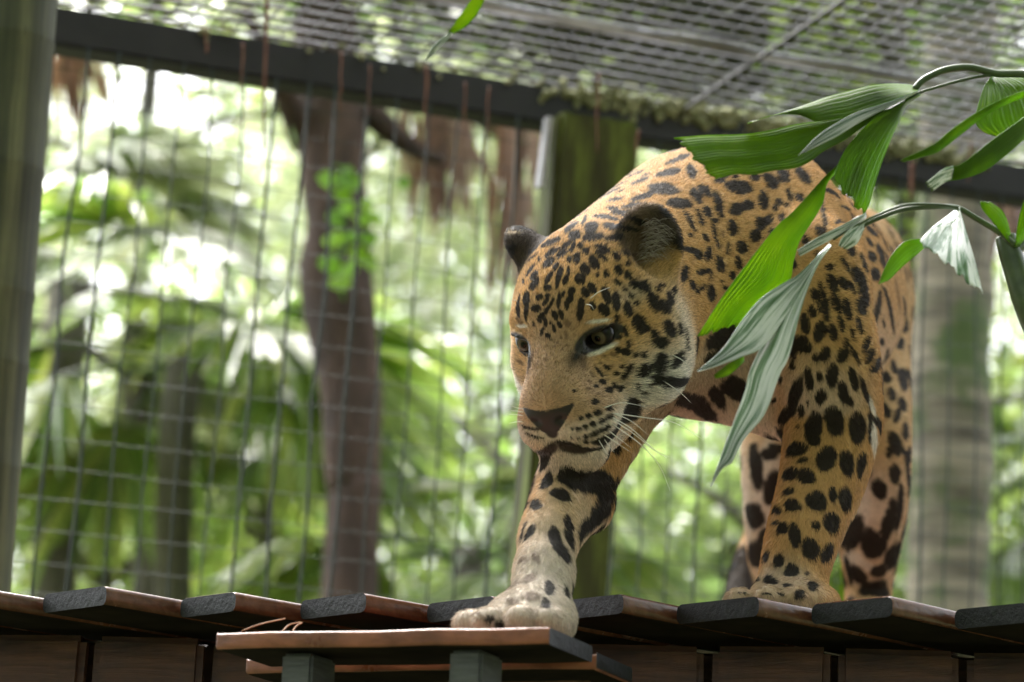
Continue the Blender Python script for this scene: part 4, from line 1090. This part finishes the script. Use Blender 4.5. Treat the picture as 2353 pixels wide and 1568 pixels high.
    frk = (vnoise(p, 300, 77) > 0.80) * sstep(0.03, 0.07, f) * (1 - sstep(0.15, 0.17, f)) * np.exp(-((ar / 0.045) ** 2)) * inhead
    lay(frk, BROWN, 0.45)
    # bare skin: nose, lips, rims of the eyes
    nt = np.clip((-0.066 - u) / 0.034, 0, 1); nw = 0.030 * (1 - nt) ** 0.8 + 0.007
    nose = (1 - sstep(0.9, 1.1, ar / nw)) * (1 - sstep(-0.068, -0.063, u - 3.0 * r * r)) * sstep(-0.106, -0.100, u) * sstep(0.145, 0.158, f)
    nose = np.maximum(nose, np.exp(-((r / 0.010) ** 2 + ((u + 0.098) / 0.012) ** 2)) * sstep(0.14, 0.16, f))
    lay(sstep(0.3, 0.6, nose), np.array([0.024, 0.019, 0.020])); fur *= 1 - sstep(0.2, 0.5, nose)
    for er, eu, ef in EYES:
        sgn = 1 if er > 0 else -1
        a = (r - er - sgn * 0.002) * sgn; b = u - eu - a * 0.18
        e = np.sqrt((a / 0.0262) ** 2 + (b / 0.0175) ** 2) + (f < ef - 0.02) * 5
        m = 1 - sstep(0.85, 1.1, e)
        m = np.maximum(m, np.exp(-(((a + 0.022) / 0.008) ** 2 + ((b + 0.010) / 0.012) ** 2)) * (f > 0.03))
        lay(m, np.array([0.016, 0.013, 0.012])); fur *= 1 - (1 - sstep(0.8, 1.15, e)) * 0.9
    lip = np.zeros(N)
    for s in (-1, 1):
        ml = [np.array(H(*q)) for q in ((0, -0.121, hsurf(0, -0.1)), (s * 0.030, -0.131, 0.158), (s * 0.056, -0.121, 0.128), (s * 0.078, -0.104, 0.085))]
        for a, b in zip(ml[:-1], ml[1:]):
            ba = b - a; t = np.clip((p - a) @ ba / (ba @ ba), 0, 1)
            lip = np.maximum(lip, 1 - sstep(0.006, 0.012, np.linalg.norm(p - a - t[:, None] * ba, axis=1)))
    lay(lip, np.array([0.030, 0.024, 0.022])); fur *= 1 - 0.8 * lip
    return np.clip(col, 0.004, 0.9), fur

bcol, bfur = paint(bv, bn)
at = me2.color_attributes.new('coat', 'FLOAT_COLOR', 'POINT')
at.data.foreach_set('color', np.concatenate([bcol, bfur[:, None]], 1).astype(np.float32).ravel())

M_skin = Mat('coat_skin')
_a = M_skin.n('ShaderNodeAttribute', attribute_name='coat')
M_skin.set(Base_Color=_a.outputs['Color'])
_mr = M_skin.n('ShaderNodeMapRange'); M_skin.l(_a.outputs['Alpha'], _mr.inputs['Value'])
_mr.inputs['To Min'].default_value = 0.32; _mr.inputs['To Max'].default_value = 0.8
M_skin.l(_mr.outputs[0], M_skin.b.inputs['Roughness'])
M_skin.set(Specular_IOR_Level=0.3)
M_skin.bump(M_skin.noise(900, 3, 0.6), 0.25, 0.001)
me2.materials.append(M_skin.m)
me2.polygons.foreach_set('use_smooth', np.ones(len(me2.polygons), bool))
tag(body, 'spotted jaguar stepping down off the deck with head lowered', 'jaguar')

# ------------------------------------------------------------------ fur: short hairs rooted all over the coat
M_fur = Mat('fur_hair')
_a = M_fur.n('ShaderNodeAttribute', attribute_name='tint')
M_fur.set(Base_Color=_a.outputs['Color'], Roughness=0.6, Specular_IOR_Level=0.16)
def build_fur(count, rng):
    me2.calc_loop_triangles()
    T = np.empty(len(me2.loop_triangles) * 3, np.int32); me2.loop_triangles.foreach_get('vertices', T); T = T.reshape(-1, 3)
    a, b, c = bv[T[:, 0]], bv[T[:, 1]], bv[T[:, 2]]
    area = np.linalg.norm(np.cross(b - a, c - a), axis=1)
    ctr = (a + b + c) / 3
    nn = np.cross(b - a, c - a); nn /= np.linalg.norm(nn, axis=1)[:, None] + 1e-12
    w = CAM_C - ctr; w /= np.linalg.norm(w, axis=1)[:, None]
    facing = (nn * w).sum(1)
    dens = area * np.where(facing > -0.25, 1.0, 0.3) * np.where(ctr[:, 1] < 4.25, 1.25, 0.8)
    hp = to_head(ctr)
    inh = np.linalg.norm(hp - np.array([0, -0.02, 0.04]), axis=1) < 0.19
    dens *= np.where(inh, 2.0, 1.0)
    cum = np.cumsum(dens); pick = np.searchsorted(cum, rng.rand(count) * cum[-1])
    r1, r2 = rng.rand(count), rng.rand(count); sw = r1 + r2 > 1; r1[sw], r2[sw] = 1 - r1[sw], 1 - r2[sw]
    tri = T[pick]
    root = bv[tri[:, 0]] * (1 - r1 - r2)[:, None] + bv[tri[:, 1]] * r1[:, None] + bv[tri[:, 2]] * r2[:, None]
    nor = bn[tri[:, 0]] * (1 - r1 - r2)[:, None] + bn[tri[:, 1]] * r1[:, None] + bn[tri[:, 2]] * r2[:, None]
    nor /= np.linalg.norm(nor, axis=1)[:, None]
    col, fur = paint(root, nor)
    keep = rng.rand(count) < fur
    root, nor, col, fur = root[keep], nor[keep], col[keep], fur[keep]
    n = len(root)
    hp = to_head(root)
    inhead = 1 - sstep(0.15, 0.21, np.linalg.norm(hp - np.array([0, -0.02, 0.04]), axis=1))
    # lie of the hair: back along the body, down the legs, away from the nose on the face
    back = np.array([0.28, 0.90, -0.15]); downv = np.array([0.02, 0.05, -1.0])
    leg = sstep(DECK_Z + 0.42, DECK_Z + 0.22, root[:, 2]) if False else 1 - sstep(DECK_Z + 0.20, DECK_Z + 0.42, root[:, 2])
    flow = back[None] * (1 - leg)[:, None] + downv[None] * leg[:, None]
    away = root - H(0, -0.06, 0.19); away /= np.linalg.norm(away, axis=1)[:, None]
    away += np.array([0, 0, -0.15])
    flow = flow * (1 - inhead)[:, None] + away * inhead[:, None]
    flow += (rng.rand(n, 3) - 0.5) * 0.45
    flow -= nor * (flow * nor).sum(1)[:, None]
    flow /= np.linalg.norm(flow, axis=1)[:, None] + 1e-9
    L = 0.0074 * (1 - inhead) + inhead * (0.0036 + 0.0030 * (1 - sstep(0.02, 0.12, hp[:, 2])))
    L = L * rng.uniform(0.6, 1.3, n)
    ruff = np.exp(-(((np.abs(hp[:, 0]) - 0.10) / 0.035) ** 2 + ((hp[:, 1] + 0.09) / 0.05) ** 2)) * inhead
    L *= 1 + 1.3 * ruff
    lift = rng.uniform(0.18, 0.46, n)[:, None]
    p1 = root + (flow * 0.55 + nor * lift * 0.7) * (L * 0.55)[:, None]
    p2 = root + (flow * 1.0 + nor * lift * 0.75) * L[:, None]
    pts = np.stack([root - nor * 0.0008, p1, p2], 1).astype(np.float32)
    tint = col * (1 + (rng.rand(n) - 0.5) * (0.8 + 0.4 * inhead))[:, None]
    cv = bpy.data.hair_curves.new('fur')
    cv.add_curves([3] * n)
    cv.attributes['position'].data.foreach_set('vector', pts.ravel())
    ra = cv.attributes.get('radius') or cv.attributes.new('radius', 'FLOAT', 'POINT')
    ra.data.foreach_set('value', np.tile(np.array([0.00029, 0.00024, 0.00008], np.float32), n))
    ta = cv.attributes.new('tint', 'FLOAT_COLOR', 'CURVE')
    ta.data.foreach_set('color', np.concatenate([tint, np.ones((n, 1))], 1).astype(np.float32).ravel())
    cv.materials.append(M_fur.m)
    o = bpy.data.objects.new('fur', cv)
    link(o, body)
    return o
fur_obj = build_fur(FUR_N, np.random.RandomState(5))
fur_obj['kind'] = 'stuff'
SC.cycles_curves.shape = 'RIBBONS'

# ------------------------------------------------------------------ eyes
M_eye = Mat('eye')
_g = M_eye.obj()
_s = M_eye.n('ShaderNodeSeparateXYZ'); M_eye.l(_g, _s.inputs[0])
_cx = M_eye.n('ShaderNodeCombineXYZ'); M_eye.l(_s.outputs[0], _cx.inputs[0]); M_eye.l(_s.outputs[1], _cx.inputs[1])
_ln = M_eye.n('ShaderNodeVectorMath', operation='LENGTH'); M_eye.l(_cx.outputs[0], _ln.inputs[0])
_m = M_eye.n('ShaderNodeMath', operation='MULTIPLY'); M_eye.l(_ln.outputs['Value'], _m.inputs[0]); _m.inputs[1].default_value = 50.0
M_eye.set(Base_Color=M_eye.ramp(_m.outputs[0], [(0.0, (0.003, 0.003, 0.003)), (0.20, (0.003, 0.003, 0.003)), (0.25, (0.070, 0.055, 0.034)), (0.44, (0.11, 0.085, 0.050)), (0.54, (0.022, 0.016, 0.011)), (0.60, (0.012, 0.010, 0.010))]),
          Roughness=0.16, Specular_IOR_Level=0.2, Coat_Weight=0.0, Coat_Roughness=0.03)
look = HEAD_R @ np.array([-0.02, -0.12, 1.0])
for er, eu, ef in EYES:
    bm = bmesh.new(); bmesh.ops.create_uvsphere(bm, u_segments=32, v_segments=24, radius=0.0180)
    o = bm_obj('eye', bm, M_eye.m, body, True, H(er, eu, ef))
    o.rotation_euler = Vector(look).to_track_quat('Z', 'Y').to_euler()
# whiskers
M_wh = Mat('whisker'); M_wh.set(Base_Color=(0.8, 0.78, 0.74), Roughness=0.35)
def whisker(px, py, ends):
    d = Vector(P(px, py, 4.0) - CAM_C).normalized()
    loc, nrm, i, dist = coarse.ray_cast(Vector(CAM_C), d)
    if loc is None: return
    Y0 = loc.y
    pts = [loc + d * 0.002] + [V(x, y, Y0 + dy) for x, y, dy in ends]
    pts = catmull(pts, 5)
    v, f = tube(pts, [0.00075 * (1 - 0.8 * i / (len(pts) - 1)) for i in range(len(pts))], 5)
    mesh_obj('whisker', v, f, M_wh.m, body, True)
for w in [(1386, 938, [(1430, 926, .0), (1487, 936, .02)]), (1403, 949, [(1480, 960, .0), (1550, 972, .0), (1610, 1007, .02)]), (1404, 958, [(1450, 985, 0), (1500, 1030, .01), (1532, 1052, .02)]),
          (1407, 964, [(1460, 1000, 0), (1510, 1040, .01), (1538, 1050, .02)]), (1406, 974, [(1470, 1020, 0), (1515, 1070, .01), (1540, 1128, .02)]), (1386, 998, [(1420, 1020, 0), (1450, 1040, .01)]),
          (1398, 990, [(1425, 1010, 0), (1450, 1030, .01)]), (1375, 1010, [(1390, 1035, 0), (1397, 1046, 0)]), (1387, 1008, [(1402, 1028, 0), (1412, 1040, 0)]), (1410, 950, [(1450, 968, 0), (1490, 1000, .01)]),
          (1520, 873, [(1560, 900, 0), (1588, 926, 0)]), (1543, 815, [(1570, 830, 0), (1592, 858, 0)]), (1354, 688, [(1375, 672, -.01), (1403, 660, -.02)]), (1345, 700, [(1358, 702, -.01), (1365, 712, -.01)]),
          (1204, 940, [(1190, 938, 0), (1176, 934, 0)]), (1204, 948, [(1188, 945, 0), (1174, 944, 0)]), (1204, 956, [(1186, 953, 0), (1170, 952, 0)]), (1203, 970, [(1187, 970, 0), (1170, 973, 0)]),
          (1190, 695, [(1185, 690, 0), (1178, 690, 0)])]:
    whisker(*w)
# pale fluff inside the near ear
M_tuft = Mat('ear_tuft'); M_tuft.set(Base_Color=(0.34, 0.29, 0.25), Roughness=0.5)
rt = np.random.RandomState(9); parts_ = []
for k in range(170):
    t = rt.rand()
    x0, y0 = 1472 + rt.uniform(-16, 30) + 14 * (1 - t), 512 + 95 * t + rt.uniform(-8, 8)
    ln = rt.uniform(16, 52)
    d = Vector(P(x0, y0, 4.0) - CAM_C).normalized(); loc = coarse.ray_cast(Vector(CAM_C), d)[0]
    if loc is None: continue
    Y0 = loc.y - 0.004
    pts = catmull([loc + d * 0.002, V(x0 + ln * 0.45, y0 - rt.uniform(4, 14), Y0 - 0.008), V(x0 + ln, y0 + rt.uniform(-16, 18), Y0 - 0.006)], 3)
    parts_.append(tube(pts, [0.00026 * (1 - 0.75 * i / (len(pts) - 1)) for i in range(len(pts))], 4))
mesh_obj('ear_tuft', *merge(parts_), M_tuft.m, body, True)
# ------------------------------------------------------------------ fishtail palm in front, right
M_palmleaf = Mat('fishtail_leaf')
_uv = M_palmleaf.n('ShaderNodeAttribute', attribute_name='across')
_wv = M_palmleaf.n('ShaderNodeMath', operation='MULTIPLY'); M_palmleaf.l(_uv.outputs['Fac'], _wv.inputs[0]); _wv.inputs[1].default_value = 110.0
_sn = M_palmleaf.n('ShaderNodeMath', operation='SINE'); M_palmleaf.l(_wv.outputs[0], _sn.inputs[0])
_nz = M_palmleaf.noise(9, 4, 0.6, M_palmleaf.obj()); _nz2 = M_palmleaf.noise(120, 3, 0.6, M_palmleaf.obj())
_c = M_palmleaf.ramp(_nz, [(0.3, (0.070, 0.150, 0.007)), (0.55, (0.11, 0.210, 0.009)), (0.8, (0.17, 0.26, 0.014))])
_vw = M_palmleaf.n('ShaderNodeMapping'); _cbp = M_palmleaf.n('ShaderNodeCombineXYZ'); M_palmleaf.l(_uv.outputs['Fac'], _cbp.inputs[0]); M_palmleaf.l(M_palmleaf.n('ShaderNodeAttribute', attribute_name='along').outputs['Fac'], _cbp.inputs[1])
_vw.inputs['Scale'].default_value = (34, 1.6, 1); M_palmleaf.l(_cbp.outputs[0], _vw.inputs['Vector'])
_c = M_palmleaf.mix(1.0, _c, M_palmleaf.ramp(M_palmleaf.noise(1.0, 3, 0.6, _vw.outputs[0]), [(0.3, (0.85, 0.85, 0.85)), (0.7, (1.12, 1.1, 1.05))]), 'MULTIPLY')
M_palmleaf.set(Base_Color=_c, Roughness=0.30, Specular_IOR_Level=0.5)
M_palmleaf.bump(_sn.outputs[0], 0.45, 0.0014)
_tr = M_palmleaf.n('ShaderNodeBsdfTranslucent'); _mx = M_palmleaf.n('ShaderNodeMixShader'); _mx.inputs[0].default_value = 0.45
M_palmleaf.l(M_palmleaf.mix(1.0, _c, (3.0, 2.7, 0.6), 'MULTIPLY'), _tr.inputs['Color'])
M_palmleaf.l(M_palmleaf.b.outputs[0], _mx.inputs[1]); M_palmleaf.l(_tr.outputs[0], _mx.inputs[2]); M_palmleaf.l(_mx.outputs[0], M_palmleaf.out.inputs['Surface'])
# rain-wet leaf, its white sky reflections painted into the base colour
M_wet_sheen = Mat('wet_leaf_painted_sheen')
_uv = M_wet_sheen.n('ShaderNodeAttribute', attribute_name='across'); _al = M_wet_sheen.n('ShaderNodeAttribute', attribute_name='along')
_cb = M_wet_sheen.n('ShaderNodeCombineXYZ'); M_wet_sheen.l(_uv.outputs['Fac'], _cb.inputs[0]); M_wet_sheen.l(_al.outputs['Fac'], _cb.inputs[1])
_mp = M_wet_sheen.n('ShaderNodeMapping'); _mp.inputs['Scale'].default_value = (6.5, 1.5, 1); M_wet_sheen.l(_cb.outputs[0], _mp.inputs['Vector'])
_nw = M_wet_sheen.noise(1.0, 4, 0.6, _mp.outputs[0], 0.4)
M_wet_sheen.set(Base_Color=M_wet_sheen.ramp(_nw, [(0.36, (0.06, 0.14, 0.045)), (0.46, (0.26, 0.37, 0.27)), (0.53, (0.88, 0.90, 0.90))]), Roughness=0.16, Specular_IOR_Level=0.6)
M_wet_sheen.bump(_nw, 0.5, 0.003)
M_stem = Mat('palm_stem'); M_stem.set(Base_Color=M_stem.ramp(M_stem.noise(30, 4, 0.6, M_stem.obj()), [(0.3, (0.030, 0.050, 0.018)), (0.7, (0.085, 0.12, 0.05))]), Roughness=0.32)

palm = empty('fishtail_palm', (1.15, 3.52, 0), 'fishtail palm with wet jagged leaflets hanging in front of the jaguar at the right', 'palm')
SV = {'L': (1493.7, 114.9, .3664), 'Q': (0, 0, 1)}
def resample(pts, n):
    pts = [Vector((p[0], p[1])) for p in pts]
    q = [Vector((*p, 0)) for p in pts]; q = catmull(q, 6) if len(q) > 2 else q
    d = [0]
    for a, b in zip(q[:-1], q[1:]): d.append(d[-1] + (b - a).length)
    out = []; j = 0
    for k in range(n):
        s = d[-1] * k / (n - 1)
        while j < len(d) - 2 and d[j + 1] < s: j += 1
        t = (s - d[j]) / max(d[j + 1] - d[j], 1e-6)
        out.append(q[j] + (q[j + 1] - q[j]) * t)
    return out
def leaflet(A, B, Y0, Y1, roll=0.0, arch=0.02, mat=None, key='L', ragged=5.0, rows=40, cols=22, seed=0, pleat=0.0016, label=None):
    ox, oy, k = SV[key]; rng = random.Random(seed)
    a = resample([(ox + x * k, oy + y * k) for x, y in A], rows); b = resample([(ox + x * k, oy + y * k) for x, y in B], rows)
    vs, fs, ac, al = [], [], [], []
    rag = [rng.uniform(-1, 1) for _ in range(cols + 1)]
    for i in range(rows):
        t = i / (rows - 1)
        for j in range(cols + 1):
            s = j / cols
            p = a[i].lerp(b[i], s)
            if i == rows - 1 or i == rows - 2:
                dirv = (p - a[max(i - 4, 0)].lerp(b[max(i - 4, 0)], s)); dl = dirv.length or 1
                p = p + dirv / dl * rag[j] * ragged * (1 if i == rows - 1 else 0.3) 
            Y = Y0 + (Y1 - Y0) * t + roll * (s - 0.5) - arch * math.sin(math.pi * t) * 0.6 + arch * (2 * s - 1) ** 2 * 0.4 + pleat * (1 if j % 2 else -1) * min(1, t * 4)
            q = P(p.x, p.y, Y)
            vs.append(Vector(q) - palm.location); ac.append(s); al.append(t)
    for i in range(rows - 1):
        for j in range(cols):
            q = i * (cols + 1) + j
            fs.append((q, q + 1, q + cols + 2, q + cols + 1))
    o = mesh_obj('leaflet', vs, fs, mat or M_palmleaf.m, palm, True)
    for nm, d in (('across', ac), ('along', al)):
        at = o.data.attributes.new(nm, 'FLOAT', 'POINT'); at.data.foreach_set('value', d)
    so = o.modifiers.new('t', 'SOLIDIFY'); so.thickness = 0.0007
    if label: o['label'] = label
    return o
LW = 'rain-wet leaflet with painted silver sheen'
leaflet([(1690, 245), (1640, 222), (1500, 214), (1380, 225), (1250, 258), (1100, 298), (950, 355), (820, 397), (620, 458)], [(1692, 262), (1600, 290), (1500, 330), (1400, 370), (1250, 425), (1150, 436), (1040, 452), (985, 427), (890, 405), (760, 414), (622, 462)], 3.52, 3.46, -0.05, 0.02, seed=1)
leaflet([(1672, 270), (1500, 350), (1350, 395), (1150, 428), (1040, 448), (900, 470), (700, 515), (530, 531), (350, 535), (165, 550)], [(1690, 290), (1600, 330), (1350, 475), (1230, 562), (1090, 635), (1000, 705), (900, 745), (780, 757), (650, 785), (540, 780), (400, 815)], 3.53, 3.44, -0.05, 0.02, seed=2, ragged=7, cols=30)
leaflet([(1690, 250), (1500, 325), (1300, 390), (1150, 470), (1050, 540), (980, 610), (935, 655)], [(1692, 262), (1560, 330), (1400, 410), (1290, 470), (1180, 540), (1080, 590), (940, 658)], 3.50, 3.42, 0.03, 0.01, M_wet_sheen.m, seed=3, label=LW)
leaflet([(1690, 272), (1560, 345), (1400, 430), (1250, 590), (1190, 690), (1160, 770), (1153, 830)], [(1702, 280), (1625, 330), (1590, 380), (1520, 540), (1450, 720), (1400, 880), (1378, 965), (1345, 1030)], 3.52, 3.48, 0.05, 0.02, seed=4, ragged=9)
leaflet([(1262, 585), (1175, 720), (1100, 790), (900, 1010), (790, 1110), (600, 1350), (440, 1567), (300, 1790)], [(1268, 600), (1190, 740), (1112, 835), (1085, 960), (1000, 1105), (940, 1200), (900, 1330), (869, 1460), (697, 1575), (582, 1717)], 3.50, 3.55, 0.03, 0.02, seed=5, ragged=8)
Q = 'Q'
leaflet([(1906, 560), (1836, 629), (1801, 650), (1749, 685), (1707, 734), (1659, 803), (1603, 852)], [(1908, 566), (1855, 640), (1800, 735), (1750, 800), (1700, 822), (1645, 843), (1606, 854)], 3.50, 3.46, -0.02, 0.01, M_wet_sheen.m, Q, 3, seed=6, label=LW)
leaflet([(1906, 560), (1850, 640), (1801, 700), (1760, 775), (1724, 848), (1712, 897), (1684, 973), (1660, 1038), (1640, 1094), (1633, 1117)], [(1912, 566), (1880, 610), (1847, 692), (1812, 821), (1793, 858), (1769, 925), (1752, 961), (1728, 989), (1704, 1020), (1684, 1062), (1660, 1078), (1634, 1119)], 3.49, 3.45, -0.03, 0.02, M_wet_sheen.m, Q, 2, seed=7, rows=60, label=LW)
leaflet([(1708, 818), (1680, 832), (1655, 850), (1640, 862)], [(1710, 830), (1690, 852), (1668, 866), (1644, 870)], 3.47, 3.46, 0.01, 0.005, None, Q, 2, seed=8, rows=12, cols=8)
leaflet([(1990, 503), (1960, 520), (1935, 545), (1926, 566)], [(1994, 508), (1980, 540), (1968, 562), (1945, 574)], 3.50, 3.49, 0.01, 0.01, M_wet_sheen.m, Q, 3, seed=9, rows=14, cols=8, label=LW)
leaflet([(1990, 488), (1930, 520), (1880, 545), (1832, 575)], [(1990, 500), (1940, 535), (1890, 562), (1838, 590)], 3.50, 3.48, 0.01, 0.01, M_wet_sheen.m, Q, 3, seed=10, rows=20, cols=8, label=LW)
leaflet([(1935, 988), (1850, 1050), (1750, 1130), (1690, 1200)], [(1942, 988), (1990, 1160), (2040, 1330), (2088, 1530)], 3.53, 3.45, -0.06, 0.01, M_wet_sheen.m, seed=11, ragged=8, label='rain-wet fan leaflet with painted white shine')
leaflet([(1722, 1180), (1600, 1200), (1520, 1280), (1470, 1370), (1435, 1462)], [(1727, 1235), (1640, 1310), (1560, 1380), (1500, 1440), (1438, 1465)], 3.55, 3.52, 0.03, 0.01, seed=12, rows=24, cols=10)
leaflet([(2140, 165), (2090, 240), (2045, 390), (2045, 470), (2100, 520), (2170, 545)], [(2160, 160), (2250, 160), (2400, 200), (2500, 330), (2520, 450), (2500, 600)], 3.54, 3.50, 0.05, 0.02, seed=13, ragged=8)
leaflet([(2400, 235), (2200, 310), (2050, 390), (1900, 490), (1780, 590), (1640, 660), (1578, 686)], [(2400, 275), (2220, 350), (2080, 430), (1940, 540), (1810, 640), (1700, 675), (1590, 702)], 3.48, 3.42, 0.02, 0.01, seed=14, cols=10)
leaflet([(2450, 330), (2346, 420), (2150, 560), (1950, 715), (1850, 740), (1735, 830)], [(2450, 450), (2346, 560), (2200, 690), (2080, 770), (1960, 810), (1850, 830), (1775, 885)], 3.46, 3.40, 0.03, 0.015, seed=15)
leaflet([(1900, 728), (1840, 748), (1790, 785), (1733, 832)], [(1905, 800), (1860, 825), (1820, 850), (1774, 887)], 3.405, 3.392, 0.03, 0.004, M_wet_sheen.m, seed=16, rows=16, cols=10, label=LW)  # added sheet that paints the sheen on the strap leaflet's end
leaflet([(2255, 1208), (2150, 1078), (2085, 1000), (2072, 955)], [(2272, 1206), (2250, 1100), (2210, 1010), (2130, 952)], 3.52, 3.48, 0.02, 0.01, seed=17, rows=20, cols=10, ragged=3)
leaflet([(2290, 1235), (2310, 1080), (2346, 950), (2420, 780)], [(2330, 1235), (2370, 1100), (2420, 950), (2500, 800)], 3.52, 3.48, 0.02, 0.01, seed=18, rows=20, cols=10)
def stem(pts, r0, r1, Y, key='L'):
    ox, oy, k = SV[key]
    q = catmull([V(ox + x * k, oy + y * k, Y + (dy if True else 0)) - palm.location for x, y, dy in pts], 6)
    n = len(q)
    mesh_obj('stem', *tube(q, [r0 + (r1 - r0) * i / (n - 1) for i in range(n)], 8), M_stem.m, palm, True)
stem([(2560, 180, .02), (2400, 155, .01), (2300, 150, 0), (2190, 150, 0), (2130, 140, 0), (2000, 110, 0), (1850, 126, 0), (1720, 185, 0), (1660, 245, 0)], 0.0055, 0.0045, 3.52)
stem([(2200, 152, 0), (2050, 170, 0), (1900, 205, 0), (1780, 240, 0), (1690, 270, 0), (1560, 345, -.01), (1400, 430, -.02)], 0.0022, 0.0016, 3.52)
stem([(2290, 1230, 0), (2200, 1150, 0), (2050, 1060, 0), (1930, 992, 0), (1800, 984, 0), (1600, 1000, -.01), (1450, 1050, -.02), (1330, 1110, -.02), (1200, 1210, -.02)], 0.0046, 0.0024, 3.52)
stem([(1935, 990, 0), (1800, 972, 0), (1600, 975, -.01), (1420, 1040, -.02), (1280, 1110, -.02), (1150, 1190, -.02)], 0.0022, 0.0015, 3.51)
stem([(2230, 1170, 0), (2250, 1240, 0), (2300, 1400, 0), (2380, 1640, 0), (2500, 1900, 0.02)], 0.014, 0.019, 3.535)
stem([(2640, 900, .04), (2480, 1050, .03), (2350, 1200, .01), (2270, 1250, 0)], 0.006, 0.010, 3.53)
trunk_top = V(1493.7 + 2500 * .3664, 114.9 + 1900 * .3664, 3.555)
q = catmull([trunk_top - palm.location, Vector((0.05, 0.1, 1.6)), Vector((0.10, 0.08, 0.8)), Vector((0.1, 0.05, 0.0))], 6)
mesh_obj('trunk', *tube(q, [0.019 + 0.02 * i / (len(q) - 1) for i in range(len(q))], 10), M_stem.m, palm, True)
q = catmull([V(1493.7 + 2560 * .3664, 114.9 + 180 * .3664, 3.54) - palm.location, V(2520, 420, 3.6) - palm.location, V(2540, 800, 3.62) - palm.location, trunk_top - palm.location], 6)
mesh_obj('stem', *tube(q, 0.009, 8), M_stem.m, palm, True)
# a leaf tip hanging into the top of the view
_p0 = palm; palm = empty('hanging_leaf', V(1080, 20, 3.3), 'narrow green leaf tip hanging into the top of the view', 'leaf')
leaflet([(1120, -160), (1105, -40), (1075, 10), (1040, 60), (1028, 78)], [(1165, -160), (1130, -40), (1098, 30), (1062, 68), (1030, 80)], 3.25, 3.28, 0.01, 0.01, None, Q, 1, seed=21, rows=20, cols=10)
leaflet([(1034, 72), (1020, 84), (995, 105), (976, 140)], [(1040, 78), (1030, 90), (1008, 112), (978, 142)], 3.28, 3.285, 0.0, 0.004, M_wet_sheen.m, Q, 1, seed=22, rows=12, cols=6, label='wet tip with painted shine')
palm = _p0
# dry needles caught on the step
M_needle = Mat('dry_needle'); M_needle.set(Base_Color=(0.33, 0.16, 0.07), Roughness=0.6)
for pts, lb in ((((556, 1450, 3.60), (600, 1434, 3.62), (655, 1422, 3.66)), 'long dry needle arched over the left end of the step'), (((648, 1452, 3.58), (665, 1436, 3.60), (690, 1430, 3.62)), 'short dry needle right of the long one on the step'), (((672, 1452, 3.58), (680, 1440, 3.59), (694, 1431, 3.60)), 'short dry needle, the rightmost of three on the step')):
    o = mesh_obj('dry_needle', *tube(catmull([V(*p) for p in pts], 4), 0.0009, 5), M_needle.m, None, True)
    tag(o, lb, 'needle', 'dry needles on the step')
